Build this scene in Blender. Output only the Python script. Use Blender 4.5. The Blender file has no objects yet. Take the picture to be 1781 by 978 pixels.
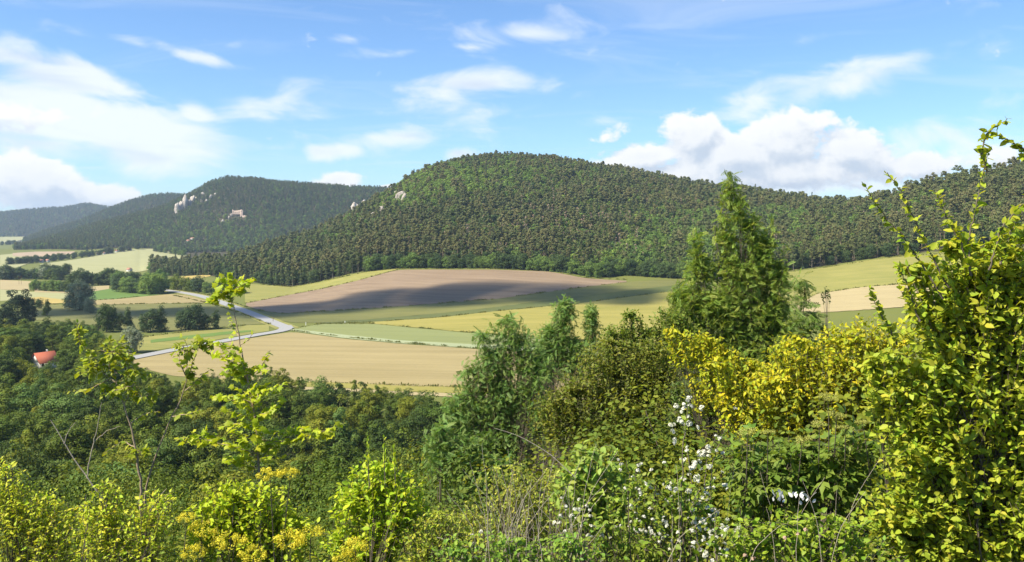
import bpy, math, random
import numpy as np
from math import radians as R, pi

# ------------------------------------------------------------------ camera, sky, sun, exposure
S = bpy.context.scene
COL = S.collection
F, CX, Y0, CAMZ = 1542.0, 890.5, 400.0, 60.0        # focal length in photo pixels, horizon row, eye height above the valley
cam = bpy.data.cameras.new('camera'); camo = bpy.data.objects.new('camera', cam); COL.objects.link(camo)
camo.location = (0, 0, CAMZ); camo.rotation_euler = (R(90), 0, 0)
cam.sensor_width = 36; cam.lens = 36 * F / 1781.0
cam.shift_y = -(489.0 - Y0) / 1781.0
cam.clip_start = 0.1; cam.clip_end = 60000
S.camera = camo

SUN_EL, SUN_AZ = R(49), R(-116)                      # sun stands to the left and a little behind the camera
SUN_DIR = np.array([math.sin(SUN_AZ) * math.cos(SUN_EL), math.cos(SUN_AZ) * math.cos(SUN_EL), math.sin(SUN_EL)])
sl = bpy.data.lights.new('sun', 'SUN'); so = bpy.data.objects.new('sun', sl); COL.objects.link(so)
sl.energy = 5.0; sl.angle = R(0.53); sl.color = (1.0, 0.92, 0.75)
from mathutils import Vector
so.rotation_euler = Vector(tuple(-SUN_DIR)).to_track_quat('-Z', 'Y').to_euler()
S.view_settings.view_transform = 'Standard'; S.view_settings.look = 'None'
S.view_settings.exposure = 1.0; S.view_settings.gamma = 1.0
S.view_settings.use_curve_mapping = False
cy = S.cycles
cy.max_bounces = 6; cy.diffuse_bounces = 3; cy.glossy_bounces = 2; cy.transmission_bounces = 3; cy.volume_bounces = 0
cy.use_denoising = True

class NT:
    def __init__(s, tree): s.t = tree; s.n = tree.nodes; s.l = tree.links
    def node(s, typ, **kw):
        n = s.n.new(typ)
        for k, v in kw.items(): setattr(n, k, v)
        return n
    def put(s, sock, v):
        if v is None: return
        if isinstance(v, bpy.types.NodeSocket): s.l.new(v, sock)
        else: sock.default_value = v
    def m(s, op, a, b=None, c=None, clamp=False):
        n = s.n.new('ShaderNodeMath'); n.operation = op; n.use_clamp = clamp
        for i, v in enumerate((a, b, c)): s.put(n.inputs[i], v)
        return n.outputs[0]
    def mix(s, f, a, b, blend='MIX'):
        n = s.n.new('ShaderNodeMix'); n.data_type = 'RGBA'; n.blend_type = blend; n.clamp_factor = True
        s.put(n.inputs[0], f)
        for i, v in ((6, a), (7, b)):
            if isinstance(v, (tuple, list)): v = (*v[:3], 1)
            s.put(n.inputs[i], v)
        return n.outputs[2]
    def sstep(s, x, lo, hi):
        n = s.n.new('ShaderNodeMapRange'); n.interpolation_type = 'SMOOTHSTEP'
        s.put(n.inputs[0], x); s.put(n.inputs[1], lo); s.put(n.inputs[2], hi); n.inputs[3].default_value = 0; n.inputs[4].default_value = 1
        return n.outputs[0]
    def comb(s, x, y, z):
        n = s.n.new('ShaderNodeCombineXYZ')
        for i, v in enumerate((x, y, z)): s.put(n.inputs[i], v)
        return n.outputs[0]
    def noise(s, vec, scale, detail=4, rough=.55, dist=0.0, out=0, lac=2.0, dim='3D'):
        n = s.n.new('ShaderNodeTexNoise'); n.noise_dimensions = dim; s.put(n.inputs['Vector'], vec)
        n.inputs['Scale'].default_value = scale; n.inputs['Detail'].default_value = detail
        n.inputs['Roughness'].default_value = rough; n.inputs['Distortion'].default_value = dist
        n.inputs['Lacunarity'].default_value = lac
        return n.outputs[out]

# ---- the sky: Nishita daylight with clouds placed by direction (azimuth, elevation)
w = bpy.data.worlds.new('World'); S.world = w; w.use_nodes = True
w.cycles.sampling_method = 'MANUAL'; w.cycles.sample_map_resolution = 256
w.node_tree.nodes.clear(); T = NT(w.node_tree)
sky = T.node('ShaderNodeTexSky', sky_type='NISHITA', sun_disc=False, sun_elevation=SUN_EL, sun_rotation=SUN_AZ,
             altitude=400, air_density=1.0, dust_density=0.35, ozone_density=2.2)
tc = T.node('ShaderNodeTexCoord'); sep = T.node('ShaderNodeSeparateXYZ'); T.l.new(tc.outputs['Generated'], sep.inputs[0])
dx, dy, dz = sep.outputs
AU = T.m('MULTIPLY', T.m('ARCTAN2', dx, dy), F)                     # azimuth and elevation, in units of 1/1542 rad
AV = T.m('MULTIPLY', T.m('ARCSINE', dz), F)
def uv_of(px, y):
    az = math.atan((px - CX) / F); return az * F, math.atan((Y0 - y) / F * math.cos(az)) * F
def blob_field(U, V, blobs):
    D = None; vec = T.comb(U, V, 0.0)
    for (px, y, rx, ry, rot, amp) in blobs:
        u0, v0 = uv_of(px, y)
        mp = T.node('ShaderNodeMapping', vector_type='TEXTURE'); T.l.new(vec, mp.inputs[0])
        mp.inputs['Location'].default_value = (u0, v0, 0); mp.inputs['Rotation'].default_value = (0, 0, R(rot)); mp.inputs['Scale'].default_value = (rx * 1.6, ry * 1.6, 1)
        g = T.node('ShaderNodeTexGradient', gradient_type='SPHERICAL'); T.l.new(mp.outputs[0], g.inputs[0])
        d = T.m('MULTIPLY_ADD', g.outputs['Fac'], amp * 1.6, .6 - amp * .6)      # strength at the middle, 0 at the rim, below 0 outside
        d = T.m('SUBTRACT', d, .6) 
        D = d if D is None else T.m('MAXIMUM', D, d)
    return D
# heaped clouds: (px, y, half width, half height, tilt, strength)
CUM = [(1205, 240, 75, 52, 0, 1), (1365, 245, 95, 62, 0, 1), (1290, 275, 160, 50, 0, 1), (1480, 262, 90, 50, -10, 1), (1120, 272, 100, 32, 8, .9),
       (1050, 240, 42, 20, 15, .42), (1330, 300, 270, 38, 0, .9), (1590, 290, 70, 28, 0, .55), (1720, 282, 70, 24, 0, .5),
       (585, 314, 66, 17, 4, .9), (675, 326, 26, 10, 8, .8),
       (60, 322, 120, 48, -12, 1), (165, 345, 85, 34, -8, .9), (20, 300, 70, 36, 0, .9), (30, 195, 110, 26, 0, .45)]
def cum_density(U, V):
    D = blob_field(U, V, CUM)
    vec = T.comb(T.m('MULTIPLY', U, .0125), T.m('MULTIPLY', V, .017), 3.7)
    n1 = T.noise(vec, 1.0, 5, .56, .25, dim='2D')
    n2 = T.noise(vec, 3.6, 3, .55, .15, dim='2D')
    n = T.m('ADD', T.m('MULTIPLY', T.m('SUBTRACT', n1, .5), 1.25), T.m('MULTIPLY', T.m('SUBTRACT', n2, .5), .45))
    return T.m('ADD', D, n)
D0 = cum_density(AU, AV)
D1 = cum_density(T.m('ADD', AU, -10.0), T.m('ADD', AV, 24.0))          # the same field a little way towards the sun
mask_c = T.sstep(D0, .02, .34)
lit = T.sstep(T.m('SUBTRACT', D0, D1), -.50, .42)
thick = T.sstep(D0, .1, 1.1)
lit = T.m('MULTIPLY', lit, T.m('SUBTRACT', 1.0, T.m('MULTIPLY', thick, .25)))
cum_col = T.mix(lit, (.46, .525, .615), (.82, .815, .80))
# thin sheets and streaks
WISP = [(338, 195, 46, 30, -25, 1.3), (585, 263, 76, 22, 2, 1.5), (700, 238, 100, 30, 0, 1.5), (795, 266, 42, 18, 0, 1.3), (90, 125, 230, 46, -14, 1.6), (110, 215, 300, 78, -4, 2.0), (260, 258, 240, 50, -2, 1.6), (350, 102, 95, 16, -10, .9), (480, 258, 60, 13, 0, .6),
        (830, 148, 180, 32, 0, 1.15), (660, 245, 170, 34, 6, .75), (670, 97, 120, 13, 0, .4), (910, 60, 110, 22, -6, .8), (1000, 95, 90, 20, -10, .5),
        (820, 84, 36, 8, 0, .4), (1170, 15, 90, 20, 4, .6), (1450, 150, 290, 38, 10, .95), (480, 185, 220, 42, 0, .45), (1390, 72, 60, 14, 6, .4),
        (1680, 230, 240, 60, 12, .7), (1040, 215, 90, 24, 0, .5), (610, 68, 40, 9, 0, .4), (240, 76, 34, 9, -10, .45), (1330, 320, 420, 40, 0, .8), (780, 190, 260, 30, 4, .35)]
Dw = blob_field(AU, AV, WISP)
wv = T.comb(T.m('MULTIPLY', AU, .0062), T.m('MULTIPLY', T.m('ADD', AV, T.m('MULTIPLY', AU, .05)), .016), 1.3)
nw = T.noise(wv, 1.0, 6, .55, .35, dim='2D')
wmask = T.sstep(T.m('ADD', Dw, T.m('MULTIPLY', T.m('SUBTRACT', nw, .5), 2.6)), .02, 1.15)
# a faint veil over the whole dome, laid out on a high flat layer
iz = T.m('DIVIDE', 1.0, T.m('MAXIMUM', T.m('ADD', dz, .08), .02))
pv = T.comb(T.m('MULTIPLY', dx, iz), T.m('MULTIPLY', T.m('MULTIPLY', dy, iz), 2.2), 0.0)
veil = T.m('MULTIPLY', T.sstep(T.noise(pv, .9, 5, .6, .6, dim='2D'), .48, .9), .30)
shade_w = T.sstep(T.noise(wv, .7, 3, .55, .4, dim='2D'), .42, .68)
wisp_col = T.mix(T.m('MULTIPLY', shade_w, T.sstep(Dw, .35, 1.3)), (.77, .80, .83), (.57, .63, .70))
SKY_GAIN = 0.115
skyc = T.mix(1.0, sky.outputs[0], (SKY_GAIN * .80, SKY_GAIN * 1.015, SKY_GAIN * 1.24), 'MULTIPLY')
c1 = T.mix(T.m('MAXIMUM', T.m('MULTIPLY', wmask, .86), veil), skyc, wisp_col)
c2 = T.mix(T.m('MULTIPLY', mask_c, .97), c1, cum_col)
below = T.sstep(dz, -.02, .0)
bg = T.node('ShaderNodeBackground'); T.l.new(T.mix(below, skyc, c2), bg.inputs[0]); bg.inputs[1].default_value = 0.68
T.l.new(bg.outputs[0], T.node('ShaderNodeOutputWorld').inputs[0])

# ------------------------------------------------------------------ helpers
rng = np.random.default_rng(7); random.seed(7)
def srgb(r, g, b):
    f = lambda c: (c / 255 / 12.92) if c / 255 <= .04045 else ((c / 255 + .055) / 1.055) ** 2.4
    return (f(r), f(g), f(b))
def mesh(name, V, Fc, mat=None, col=None, smooth=False):
    V = np.asarray(V, np.float32); Fc = np.asarray(Fc, np.int32); m, k = Fc.shape
    me = bpy.data.meshes.new(name)
    me.vertices.add(len(V)); me.vertices.foreach_set('co', V.ravel())
    me.loops.add(m * k); me.loops.foreach_set('vertex_index', Fc.ravel())
    me.polygons.add(m); me.polygons.foreach_set('loop_start', np.arange(m, dtype=np.int32) * k)
    if smooth: me.polygons.foreach_set('use_smooth', np.ones(m, bool))
    me.update(calc_edges=True)
    if col is not None:
        a = me.color_attributes.new('Col', 'FLOAT_COLOR', 'POINT')
        c = np.ones((len(V), 4), np.float32); c[:, :3] = col; a.data.foreach_set('color', c.ravel())
    if mat: me.materials.append(mat)
    return me
def obj(name, me, parent=None, loc=None, rot=None, scale=None, kind=None):
    o = bpy.data.objects.new(name, me); COL.objects.link(o)
    if parent: o.parent = parent
    if loc is not None: o.location = loc
    if rot is not None: o.rotation_euler = rot
    if scale is not None: o.scale = scale
    if kind: o['kind'] = kind
    return o
def tag(o, label, cat, group=None, kind=None):
    o['label'] = label; o['category'] = cat
    if group: o['group'] = group
    if kind: o['kind'] = kind
    return o
def thing(name, label, cat, loc=(0, 0, 0), rz=0, group=None):
    o = bpy.data.objects.new(name, None); COL.objects.link(o); o.empty_display_size = .2
    o.location = loc; o.rotation_euler = (0, 0, rz)
    return tag(o, label, cat, group)
def dup(root, label=None, loc=None, rz=0, scale=None, group=None):
    r = root.copy(); COL.objects.link(r)
    if label: r['label'] = label
    if group: r['group'] = group
    if loc is not None: r.location = loc
    r.rotation_euler = (0, 0, rz)
    if scale is not None: r.scale = scale
    for ch in root.children:
        c = ch.copy(); COL.objects.link(c); c.parent = r
        for g in ch.children:
            d = g.copy(); COL.objects.link(d); d.parent = c
    return r
def hash2(ix, iy, seed):
    h = (ix.astype(np.int64) * 374761393 + iy.astype(np.int64) * 668265263 + seed * 974711) & 0x7fffffff
    h = ((h ^ (h >> 13)) * 1274126177) & 0x7fffffff
    return ((h ^ (h >> 16)) & 0xffff) / 65535.0
def vnoise(x, y, seed=0):
    x = np.asarray(x, float); y = np.asarray(y, float)
    ix, iy = np.floor(x), np.floor(y); fx, fy = x - ix, y - iy
    fx = fx * fx * (3 - 2 * fx); fy = fy * fy * (3 - 2 * fy)
    a = hash2(ix, iy, seed); b = hash2(ix + 1, iy, seed); c = hash2(ix, iy + 1, seed); d = hash2(ix + 1, iy + 1, seed)
    return (a * (1 - fx) + b * fx) * (1 - fy) + (c * (1 - fx) + d * fx) * fy
def fbm(x, y, seed=0, oct=4):
    s, a, t = 0, 1, 0
    for i in range(oct):
        s = s + a * (vnoise(x * 2 ** i, y * 2 ** i, seed + i) - .5); t += a; a *= .5
    return s / t
def W(px, y, Y): return np.array([(px - CX) / F * Y, Y, CAMZ - (y - Y0) / F * Y])

# ------------------------------------------------------------------ the lie of the land
def interp_tab(tab, px): a = np.array(tab, float); return np.interp(px, a[:, 0], a[:, 1])
def z_at(y, Y): return CAMZ - (y - Y0) / F * Y
EDGE = [(-900, 452, 1150), (250, 478, 1150), (300, 481, 1120), (360, 479, 1060), (430, 490, 930), (470, 496, 880), (510, 499, 850), (560, 489, 840), (600, 479, 830),
        (640, 472, 820), (690, 467, 810), (780, 467, 800), (860, 467, 780), (980, 474, 750), (1040, 484, 720), (1090, 479, 730), (1160, 484, 710),
        (1250, 488, 690), (1370, 472, 690), (1440, 463, 700), (1500, 452, 700), (1560, 445, 690), (1640, 437, 680), (1781, 430, 660), (2800, 430, 640)]
RIDGE = [(-900, 470), (200, 470), (250, 468), (300, 462), (350, 452), (420, 440), (480, 427), (560, 400), (620, 371), (680, 332), (720, 306), (760, 286), (800, 273), (860, 267),
         (940, 270), (1010, 281), (1060, 292), (1120, 305), (1200, 314), (1300, 323), (1370, 340), (1440, 350), (1500, 350), (1560, 340), (1600, 326), (1650, 312),
         (1700, 301), (1781, 283), (1950, 262), (2800, 280)]
RIDGE_Y = [(-900, 1250), (250, 1250), (420, 1250), (560, 1330), (680, 1450), (860, 1600), (1000, 1600), (1200, 1500), (1440, 1300), (1560, 1150), (1650, 1020), (1781, 960), (2800, 900)]
FOOT = [(-900, 900), (250, 860), (380, 740), (430, 660), (500, 570), (600, 560), (835, 470), (1000, 430), (1200, 390), (1500, 352), (2800, 345)]
BASE_A = [(-900, 437), (60, 437), (150, 436), (230, 433), (280, 436), (330, 441), (400, 440), (2800, 440)]
RIDGE_A = [(-900, 430), (0, 434), (33, 427), (60, 415), (120, 404), (200, 381), (260, 365), (300, 350), (335, 335), (365, 318), (395, 309), (440, 312), (520, 320), (680, 330), (800, 345), (1000, 370), (2800, 380)]
RIDGE_B = [(-900, 426), (20, 424), (60, 408), (100, 394), (150, 380), (197, 362), (230, 348), (265, 338), (335, 337), (420, 340), (600, 360), (2800, 390)]
RIDGE_C = [(-900, 380), (0, 371), (110, 363), (155, 356), (197, 362), (265, 368), (335, 375), (2800, 385)]
PXT = np.arange(-900, 2801, 8.0)
def build_table():
    px = PXT; n = len(px); one = np.ones(n)
    k = [(-40 * one, 60.6 * one), (0 * one, 58.35 * one), (4 * one, 57.3 * one), (8 * one, 55.2 * one), (14 * one, 51.5 * one), (25 * one, 45 * one), (60 * one, 29.5 * one), (100 * one, 17.5 * one),
         (150 * one, 7.5 * one), (225 * one, 1.0 * one), (300 * one, 0 * one), (335 * one, 0 * one)]
    k.append((interp_tab(FOOT, px), 0 * one))
    e = np.array(EDGE, float); Ye = np.interp(px, e[:, 0], e[:, 2]); ze = np.maximum(z_at(np.interp(px, e[:, 0], e[:, 1]), Ye), .3)
    ze = np.where(px < 250, .3, ze); k.append((Ye, ze))
    YM = interp_tab(RIDGE_Y, px); zM = z_at(interp_tab(RIDGE, px), YM) - 17 - 4 * np.clip((px - 1100) / 200, 0, 1)
    zM = np.maximum(zM, ze + .2); zM = np.where(px < 240, .5, zM); k.append((YM, zM))
    k.append((YM + 420, np.where(px < 240, 1.0, .45 * zM)))
    YA = np.maximum(YM + 850, 2120); k.append((YA, np.maximum(z_at(interp_tab(BASE_A, px), YA), 3)))
    def rid(tab, Y): return np.maximum(z_at(interp_tab(tab, px), Y) - 13, 4)
    zA = rid(RIDGE_A, 2900); k.append((2900 * one, zA)); k.append((3300 * one, np.maximum(.6 * zA, 8)))
    zB = rid(RIDGE_B, 4000); k.append((4000 * one, zB)); k.append((4650 * one, np.maximum(.35 * zB, 16)))
    k.append((5600 * one, rid(RIDGE_C, 5600))); k.append((7000 * one, 60 * one)); k.append((9500 * one, 40 * one))
    X = np.stack([a for a, _ in k], 1); Z = np.stack([b for _, b in k], 1)
    h = np.diff(X, axis=1); d = np.diff(Z, axis=1) / h
    m = np.zeros_like(Z)
    w1 = 2 * h[:, 1:] + h[:, :-1]; w2 = h[:, 1:] + 2 * h[:, :-1]
    with np.errstate(divide='ignore', invalid='ignore'):
        hm = (w1 + w2) / (w1 / d[:, :-1] + w2 / d[:, 1:])
    m[:, 1:-1] = np.where(d[:, :-1] * d[:, 1:] > 0, hm, 0)
    m[:, 0] = d[:, 0]
    out = np.zeros((n, len(YT)))
    for c in range(n):
        i = np.clip(np.searchsorted(X[c], YT, 'right') - 1, 0, X.shape[1] - 2)
        hh = h[c, i]; t = (YT - X[c, i]) / hh
        out[c] = (2*t**3 - 3*t**2 + 1) * Z[c, i] + (t**3 - 2*t**2 + t) * hh * m[c, i] + (-2*t**3 + 3*t**2) * Z[c, i+1] + (t**3 - t**2) * hh * m[c, i+1]
    xx = (px[:, None] - CX) / F * YT[None, :]; yy = np.broadcast_to(YT[None, :], xx.shape)
    fm = np.clip((yy - Ye[:, None] - 25) / 250, 0, 1) * np.clip(out / 25, 0, 1)      # hillsides get spurs and gullies
    out += fm * (fbm(xx / 230, yy / 420, 3) * 26 + fbm(xx / 90, yy / 90, 9) * 7)
    nm = np.clip((yy - 3) / 20, 0, 1) * np.clip((230 - yy) / 60, 0, 1)
    out += nm * fbm(xx / 14, yy / 14, 21) * 1.4
    return out
YT = np.concatenate([np.arange(-40, 60, 1.0), np.arange(60, 300, 3.0), np.arange(300, 1000, 3.0), np.arange(1000, 3000, 8.0), np.arange(3000, 9501, 25.0)])
ZT = build_table()
def H(x, Y):
    x = np.asarray(x, float); Y = np.asarray(Y, float)
    px = np.where(Y > 1, CX + F * x / np.maximum(Y, 1), CX)
    a = np.clip((px - PXT[0]) / 8.0, 0, len(PXT) - 1.001); i = a.astype(int); fa = a - i
    j = np.clip(np.searchsorted(YT, Y, 'right') - 1, 0, len(YT) - 2); fb = np.clip((Y - YT[j]) / (YT[j + 1] - YT[j]), 0, 1)
    return (ZT[i, j] * (1 - fa) + ZT[i + 1, j] * fa) * (1 - fb) + (ZT[i, j + 1] * (1 - fa) + ZT[i + 1, j + 1] * fa) * fb
_Ys = np.concatenate([np.arange(120, 1000, 1.0), np.arange(1000, 3000, 4.0), np.arange(3000, 7000, 10.0)])
def hit(px, y, ymin=120.):
    """depth at which the sight line through a photo point first meets the ground"""
    px, y = np.atleast_1d(np.asarray(px, float)), np.atleast_1d(np.asarray(y, float)); out = np.zeros(len(px))
    Ys = _Ys[_Ys >= ymin]
    for q in range(len(px)):
        g = H((px[q] - CX) / F * Ys, Ys) - (CAMZ - (y[q] - Y0) / F * Ys)
        k = np.argmax(g > 0) if (g > 0).any() else len(Ys) - 1
        if k > 0:
            t = g[k - 1] / (g[k - 1] - g[k]); out[q] = Ys[k - 1] + t * (Ys[k] - Ys[k - 1])
        else: out[q] = Ys[0]
    return out
def hitp(px, y, ymin=120.):
    Y = hit([px], [y], ymin)[0]; x = (px - CX) / F * Y; return np.array([x, Y, float(H(x, Y))])
def edge_depth(px):
    e = np.array(EDGE, float); return np.interp(px, e[:, 0], e[:, 2])
# ------------------------------------------------------------------ ground materials
def base_mat(name, rough=.9, spec=.2):
    m = bpy.data.materials.new(name); m.use_nodes = True; T = NT(m.node_tree)
    b = m.node_tree.nodes['Principled BSDF']; b.inputs['Roughness'].default_value = rough
    b.inputs['Specular IOR Level'].default_value = spec
    return m, T, b
def bump(T, b, h, strength=.5, dist=.1):
    n = T.node('ShaderNodeBump'); n.inputs['Strength'].default_value = strength; n.inputs['Distance'].default_value = dist
    T.l.new(h, n.inputs['Height']); T.l.new(n.outputs[0], b.inputs['Normal'])
def field_mat(name, c1, c2, row_ang=0, row_w=3.0, rows=.35, patch=.5, fine=.35):
    """crop or soil: two tones in broad patches, drill rows with uneven edges, fine grain"""
    m, T, b = base_mat(name)
    g = T.node('ShaderNodeNewGeometry').outputs['Position']
    mp = T.node('ShaderNodeMapping'); T.l.new(g, mp.inputs[0]); mp.inputs['Rotation'].default_value = (0, 0, R(row_ang))
    big = T.noise(g, .012, 5, .6)
    st = T.node('ShaderNodeMapping'); T.l.new(mp.outputs[0], st.inputs[0]); st.inputs['Scale'].default_value = (.012, 1.0 / row_w, 1)
    rowsn = T.noise(st.outputs[0], .5, 3, .6)
    fn = T.noise(g, .55, 6, .7)
    wv = T.node('ShaderNodeTexWave', wave_type='BANDS', bands_direction='Y'); T.l.new(mp.outputs[0], wv.inputs[0]); wv.inputs['Scale'].default_value = .314 / 18; wv.inputs['Distortion'].default_value = .6; wv.inputs['Detail Scale'].default_value = .05
    tram = T.m('MULTIPLY', T.sstep(wv.outputs['Fac'], .93, 1.0), .30)      # tractor lines
    a = T.m('ADD', T.m('MULTIPLY', T.m('SUBTRACT', big, .5), patch * 3), T.m('ADD', T.m('MULTIPLY', T.m('SUBTRACT', rowsn, .5), rows * 3), T.m('MULTIPLY', T.m('SUBTRACT', fn, .5), fine * 3)))
    f = T.m('SUBTRACT', T.m('ADD', a, .5), tram, clamp=True)
    T.l.new(T.mix(f, c1, c2), b.inputs['Base Color'])
    bump(T, b, T.m('ADD', fn, rowsn), .6, .25)
    return m
def ground_mat():
    m, T, b = base_mat('meadow_and_forest_floor', .95, .1)
    g = T.node('ShaderNodeNewGeometry').outputs['Position']
    a = T.node('ShaderNodeAttribute', attribute_name='Col')
    big = T.noise(g, .02, 6, .6); fn = T.noise(g, 1.1, 6, .7)
    meadow = T.mix(big, (.11, .135, .03), (.18, .17, .045))
    meadow = T.mix(T.m('MULTIPLY', fn, .6), meadow, (.09, .12, .03))
    floor = T.mix(fn, (.035, .038, .016), (.085, .07, .04))
    sx = T.node('ShaderNodeSeparateColor'); T.l.new(a.outputs['Color'], sx.inputs[0])
    T.l.new(T.mix(sx.outputs[0], meadow, floor), b.inputs['Base Color'])
    bump(T, b, fn, .5, .2)
    return m
# ------------------------------------------------------------------ ground sheet
us = np.linspace(-1.0, 1.0, 401)
gy = np.concatenate([np.arange(-35, 60, 1.5), np.arange(60, 300, 5.0), np.arange(300, 1000, 5.0), np.arange(1000, 2200, 12.0), np.arange(2200, 3400, 25.0), np.arange(3400, 9401, 80.0)])
gx = us[None, :] * (gy[:, None] + 60); GY = np.broadcast_to(gy[:, None], gx.shape)
gz = H(gx, GY)
nr, nc = gx.shape
idx = np.arange(nr * nc).reshape(nr, nc)
quads = np.stack([idx[:-1, :-1], idx[:-1, 1:], idx[1:, 1:], idx[1:, :-1]], -1).reshape(-1, 4)
gpx = CX + F * gx / np.maximum(GY, 1)
forest_w = np.where(GY < 240, 1.0, 0.0)
forest_w = np.maximum(forest_w, ((GY > edge_depth(gpx) + 3) & (gpx > 262)).astype(float))
forest_w = np.maximum(forest_w, ((GY > 2150) & (gpx > 30)).astype(float))
forest_w = np.maximum(forest_w, (GY > 4900).astype(float))
gcol = np.zeros((nr * nc, 3)); gcol[:, 0] = forest_w.ravel()
ground = obj('ground', mesh('ground', np.stack([gx, GY, gz], -1).reshape(-1, 3), quads, ground_mat(), gcol, True), kind='structure')

def curve(tab, px): a = np.array(tab, float); return np.interp(px, a[:, 0], a[:, 1])
def smooth_curve(v, n=3):
    for _ in range(n):
        v = np.concatenate([v[:1], (v[:-2] + 2 * v[1:-1] + v[2:]) / 4, v[-1:]])
    return v
def field(name, label, bottom, top, mat, lift=.15, n=70, rows=26, wob=.6):
    """a strip of land between two boundary lines, laid on the ground"""
    x0 = max(bottom[0][0], top[0][0]); x1 = min(bottom[-1][0], top[-1][0])
    px = np.linspace(x0, x1, n)
    yb = smooth_curve(curve(bottom, px)); yt = smooth_curve(curve(top, px))
    Yb = hit(px, yb); Yt = np.maximum(hit(px, yt), Yb + .5)
    Yb = Yb + (vnoise(px / 9, px * 0, 5) - .5) * wob * 2; Yt = Yt + (vnoise(px / 11, px * 0 + 3, 6) - .5) * wob * 2
    t = np.linspace(0, 1, rows)[:, None]
    YY = Yb[None] * (1 - t) + Yt[None] * t
    # straight side edges: keep each column on its own sight line
    XX = (px[None] - CX) / F * YY; ZZ = H(XX, YY) + lift
    ix = np.arange(rows * n).reshape(rows, n)
    q = np.stack([ix[:-1, :-1], ix[:-1, 1:], ix[1:, 1:], ix[1:, :-1]], -1).reshape(-1, 4)
    o = obj(name, mesh(name, np.stack([XX, YY, ZZ], -1).reshape(-1, 3), q, mat, None, True), kind='structure')
    o['label'] = label
    return o
MT = {}
MT['tan'] = field_mat('ripe_barley', (.235, .188, .082), (.325, .262, .122), 6, 5.0, .6, .35, .3)
MT['tan2'] = field_mat('ripe_wheat', (.29, .235, .118), (.36, .295, .155), 20, 5.0)
MT['pale'] = field_mat('pale_green_crop', (.170, .190, .068), (.215, .232, .085), 12, 4.0, .4, .3, .2)
MT['mint'] = field_mat('mown_crop_margin', (.25, .28, .15), (.31, .335, .19), 12, 3.0)
MT['yellow'] = field_mat('yellowing_meadow', (0.200, 0.188, 0.040), (0.288, 0.248, 0.064), 10, 6.0, .7, .5, .25)
MT['ygreen'] = field_mat('yellow_green_meadow', (0.176, 0.180, 0.044), (0.248, 0.228, 0.064), 25, 6.0, .6, .5, .25)
MT['green'] = field_mat('young_green_crop', (.112, .118, .034), (.165, .158, .048), 12, 5.0, .6, .4, .25)
MT['dgreen'] = field_mat('dark_green_crop', (.078, .095, .028), (.108, .120, .036), 10, 4.0)
MT['vivid'] = field_mat('vivid_green_grass', (0.088, 0.152, 0.028), (0.128, 0.192, 0.040), 10, 5.0)
MT['brown'] = field_mat('ploughed_soil', (.180, .128, .082), (.255, .188, .122), 28, 4.0, .7, .4, .3)
MT['palefar'] = field_mat('far_pale_crop', (0.264, 0.264, 0.120), (0.320, 0.312, 0.152), 30, 9.0, .4, .3, .1)
MT['pink'] = field_mat('far_bare_soil', (0.304, 0.224, 0.144), (0.368, 0.284, 0.192), 30, 9.0)
MT['gold'] = field_mat('golden_grain', (0.336, 0.256, 0.072), (0.400, 0.312, 0.104), 10, 6.0)

field('grain_field', 'tan ripe grain field below the road bend', [(215, 632), (300, 655), (480, 664), (600, 667), (700, 672), (840, 676), (1050, 680)],
      [(215, 628), (330, 606), (420, 591), (470, 584), (505, 577), (600, 590), (700, 599), (835, 608), (1050, 622)], MT['tan'])
field('meadow_strip', 'yellow green grass strip along the near edge of the grain field', [(380, 672), (480, 672), (600, 676), (700, 682), (1050, 692)], [(380, 659), (480, 664), (600, 667), (700, 672), (840, 676), (1050, 680)], MT['yellow'], .2)
field('dirt_path', 'pale dirt path behind the woods', [(380, 680), (480, 677), (600, 681), (700, 688), (1050, 698)], [(380, 672), (480, 672), (600, 676), (700, 682), (1050, 692)], MT['tan2'], .16)
field('pale_green_field', 'pale green crop field beside the road junction', [(512, 573), (600, 583), (700, 593), (835, 600), (1050, 612)],
      [(512, 571), (560, 564), (600, 563), (650, 564), (720, 571), (830, 581), (1050, 596)], MT['pale'])
field('crop_margin', 'whitish green mown margin between grain and green field', [(490, 574), (512, 576.5), (600, 589), (700, 598), (835, 607), (1050, 620)], [(490, 573), (512, 573), (600, 583), (700, 593), (835, 600), (1050, 612)], MT['mint'], .2)
field('yellow_meadow', 'yellow sunlit meadow right of the pale green field', [(640, 563), (720, 570), (830, 580), (1050, 594), (1200, 600)], [(640, 561), (760, 553), (860, 542), (1000, 529), (1160, 508), (1200, 504)], MT['yellow'])
field('dark_crop_stripe', 'dark green crop stripe across the slope', [(560, 563), (640, 561), (760, 553), (860, 542), (1000, 529), (1160, 508), (1240, 498)], [(560, 562), (640, 556), (760, 546), (860, 535), (1000, 517), (1160, 498), (1240, 492)], MT['dgreen'])
field('green_crop', 'green crop band below the ploughed field', [(445, 547), (500, 562), (560, 562), (640, 556), (760, 546), (860, 535), (1000, 517), (1160, 498), (1240, 492)],
      [(445, 540), (490, 546), (600, 540), (700, 533), (860, 521), (1000, 502), (1090, 491), (1160, 486), (1240, 490)], MT['green'], .18)
field('ploughed_field', 'bare brown ploughed field on the rise before the forest', [(428, 532), (440, 538), (490, 546), (600, 540), (700, 533), (860, 521), (1000, 502), (1090, 491)],
      [(428, 528), (500, 514), (560, 503), (620, 489), (690, 469.5), (780, 469.5), (860, 469.5), (960, 473), (1020, 485), (1090, 489)], MT['brown'], .2)
field('upper_meadow', 'sunlit yellow green wedge of meadow along the forest edge', [(426, 528), (500, 514), (560, 503), (620, 489), (690, 469.5)], [(426, 493), (470, 497), (510, 500), (560, 490), (600, 480), (640, 473), (690, 468)], MT['ygreen'])
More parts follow.
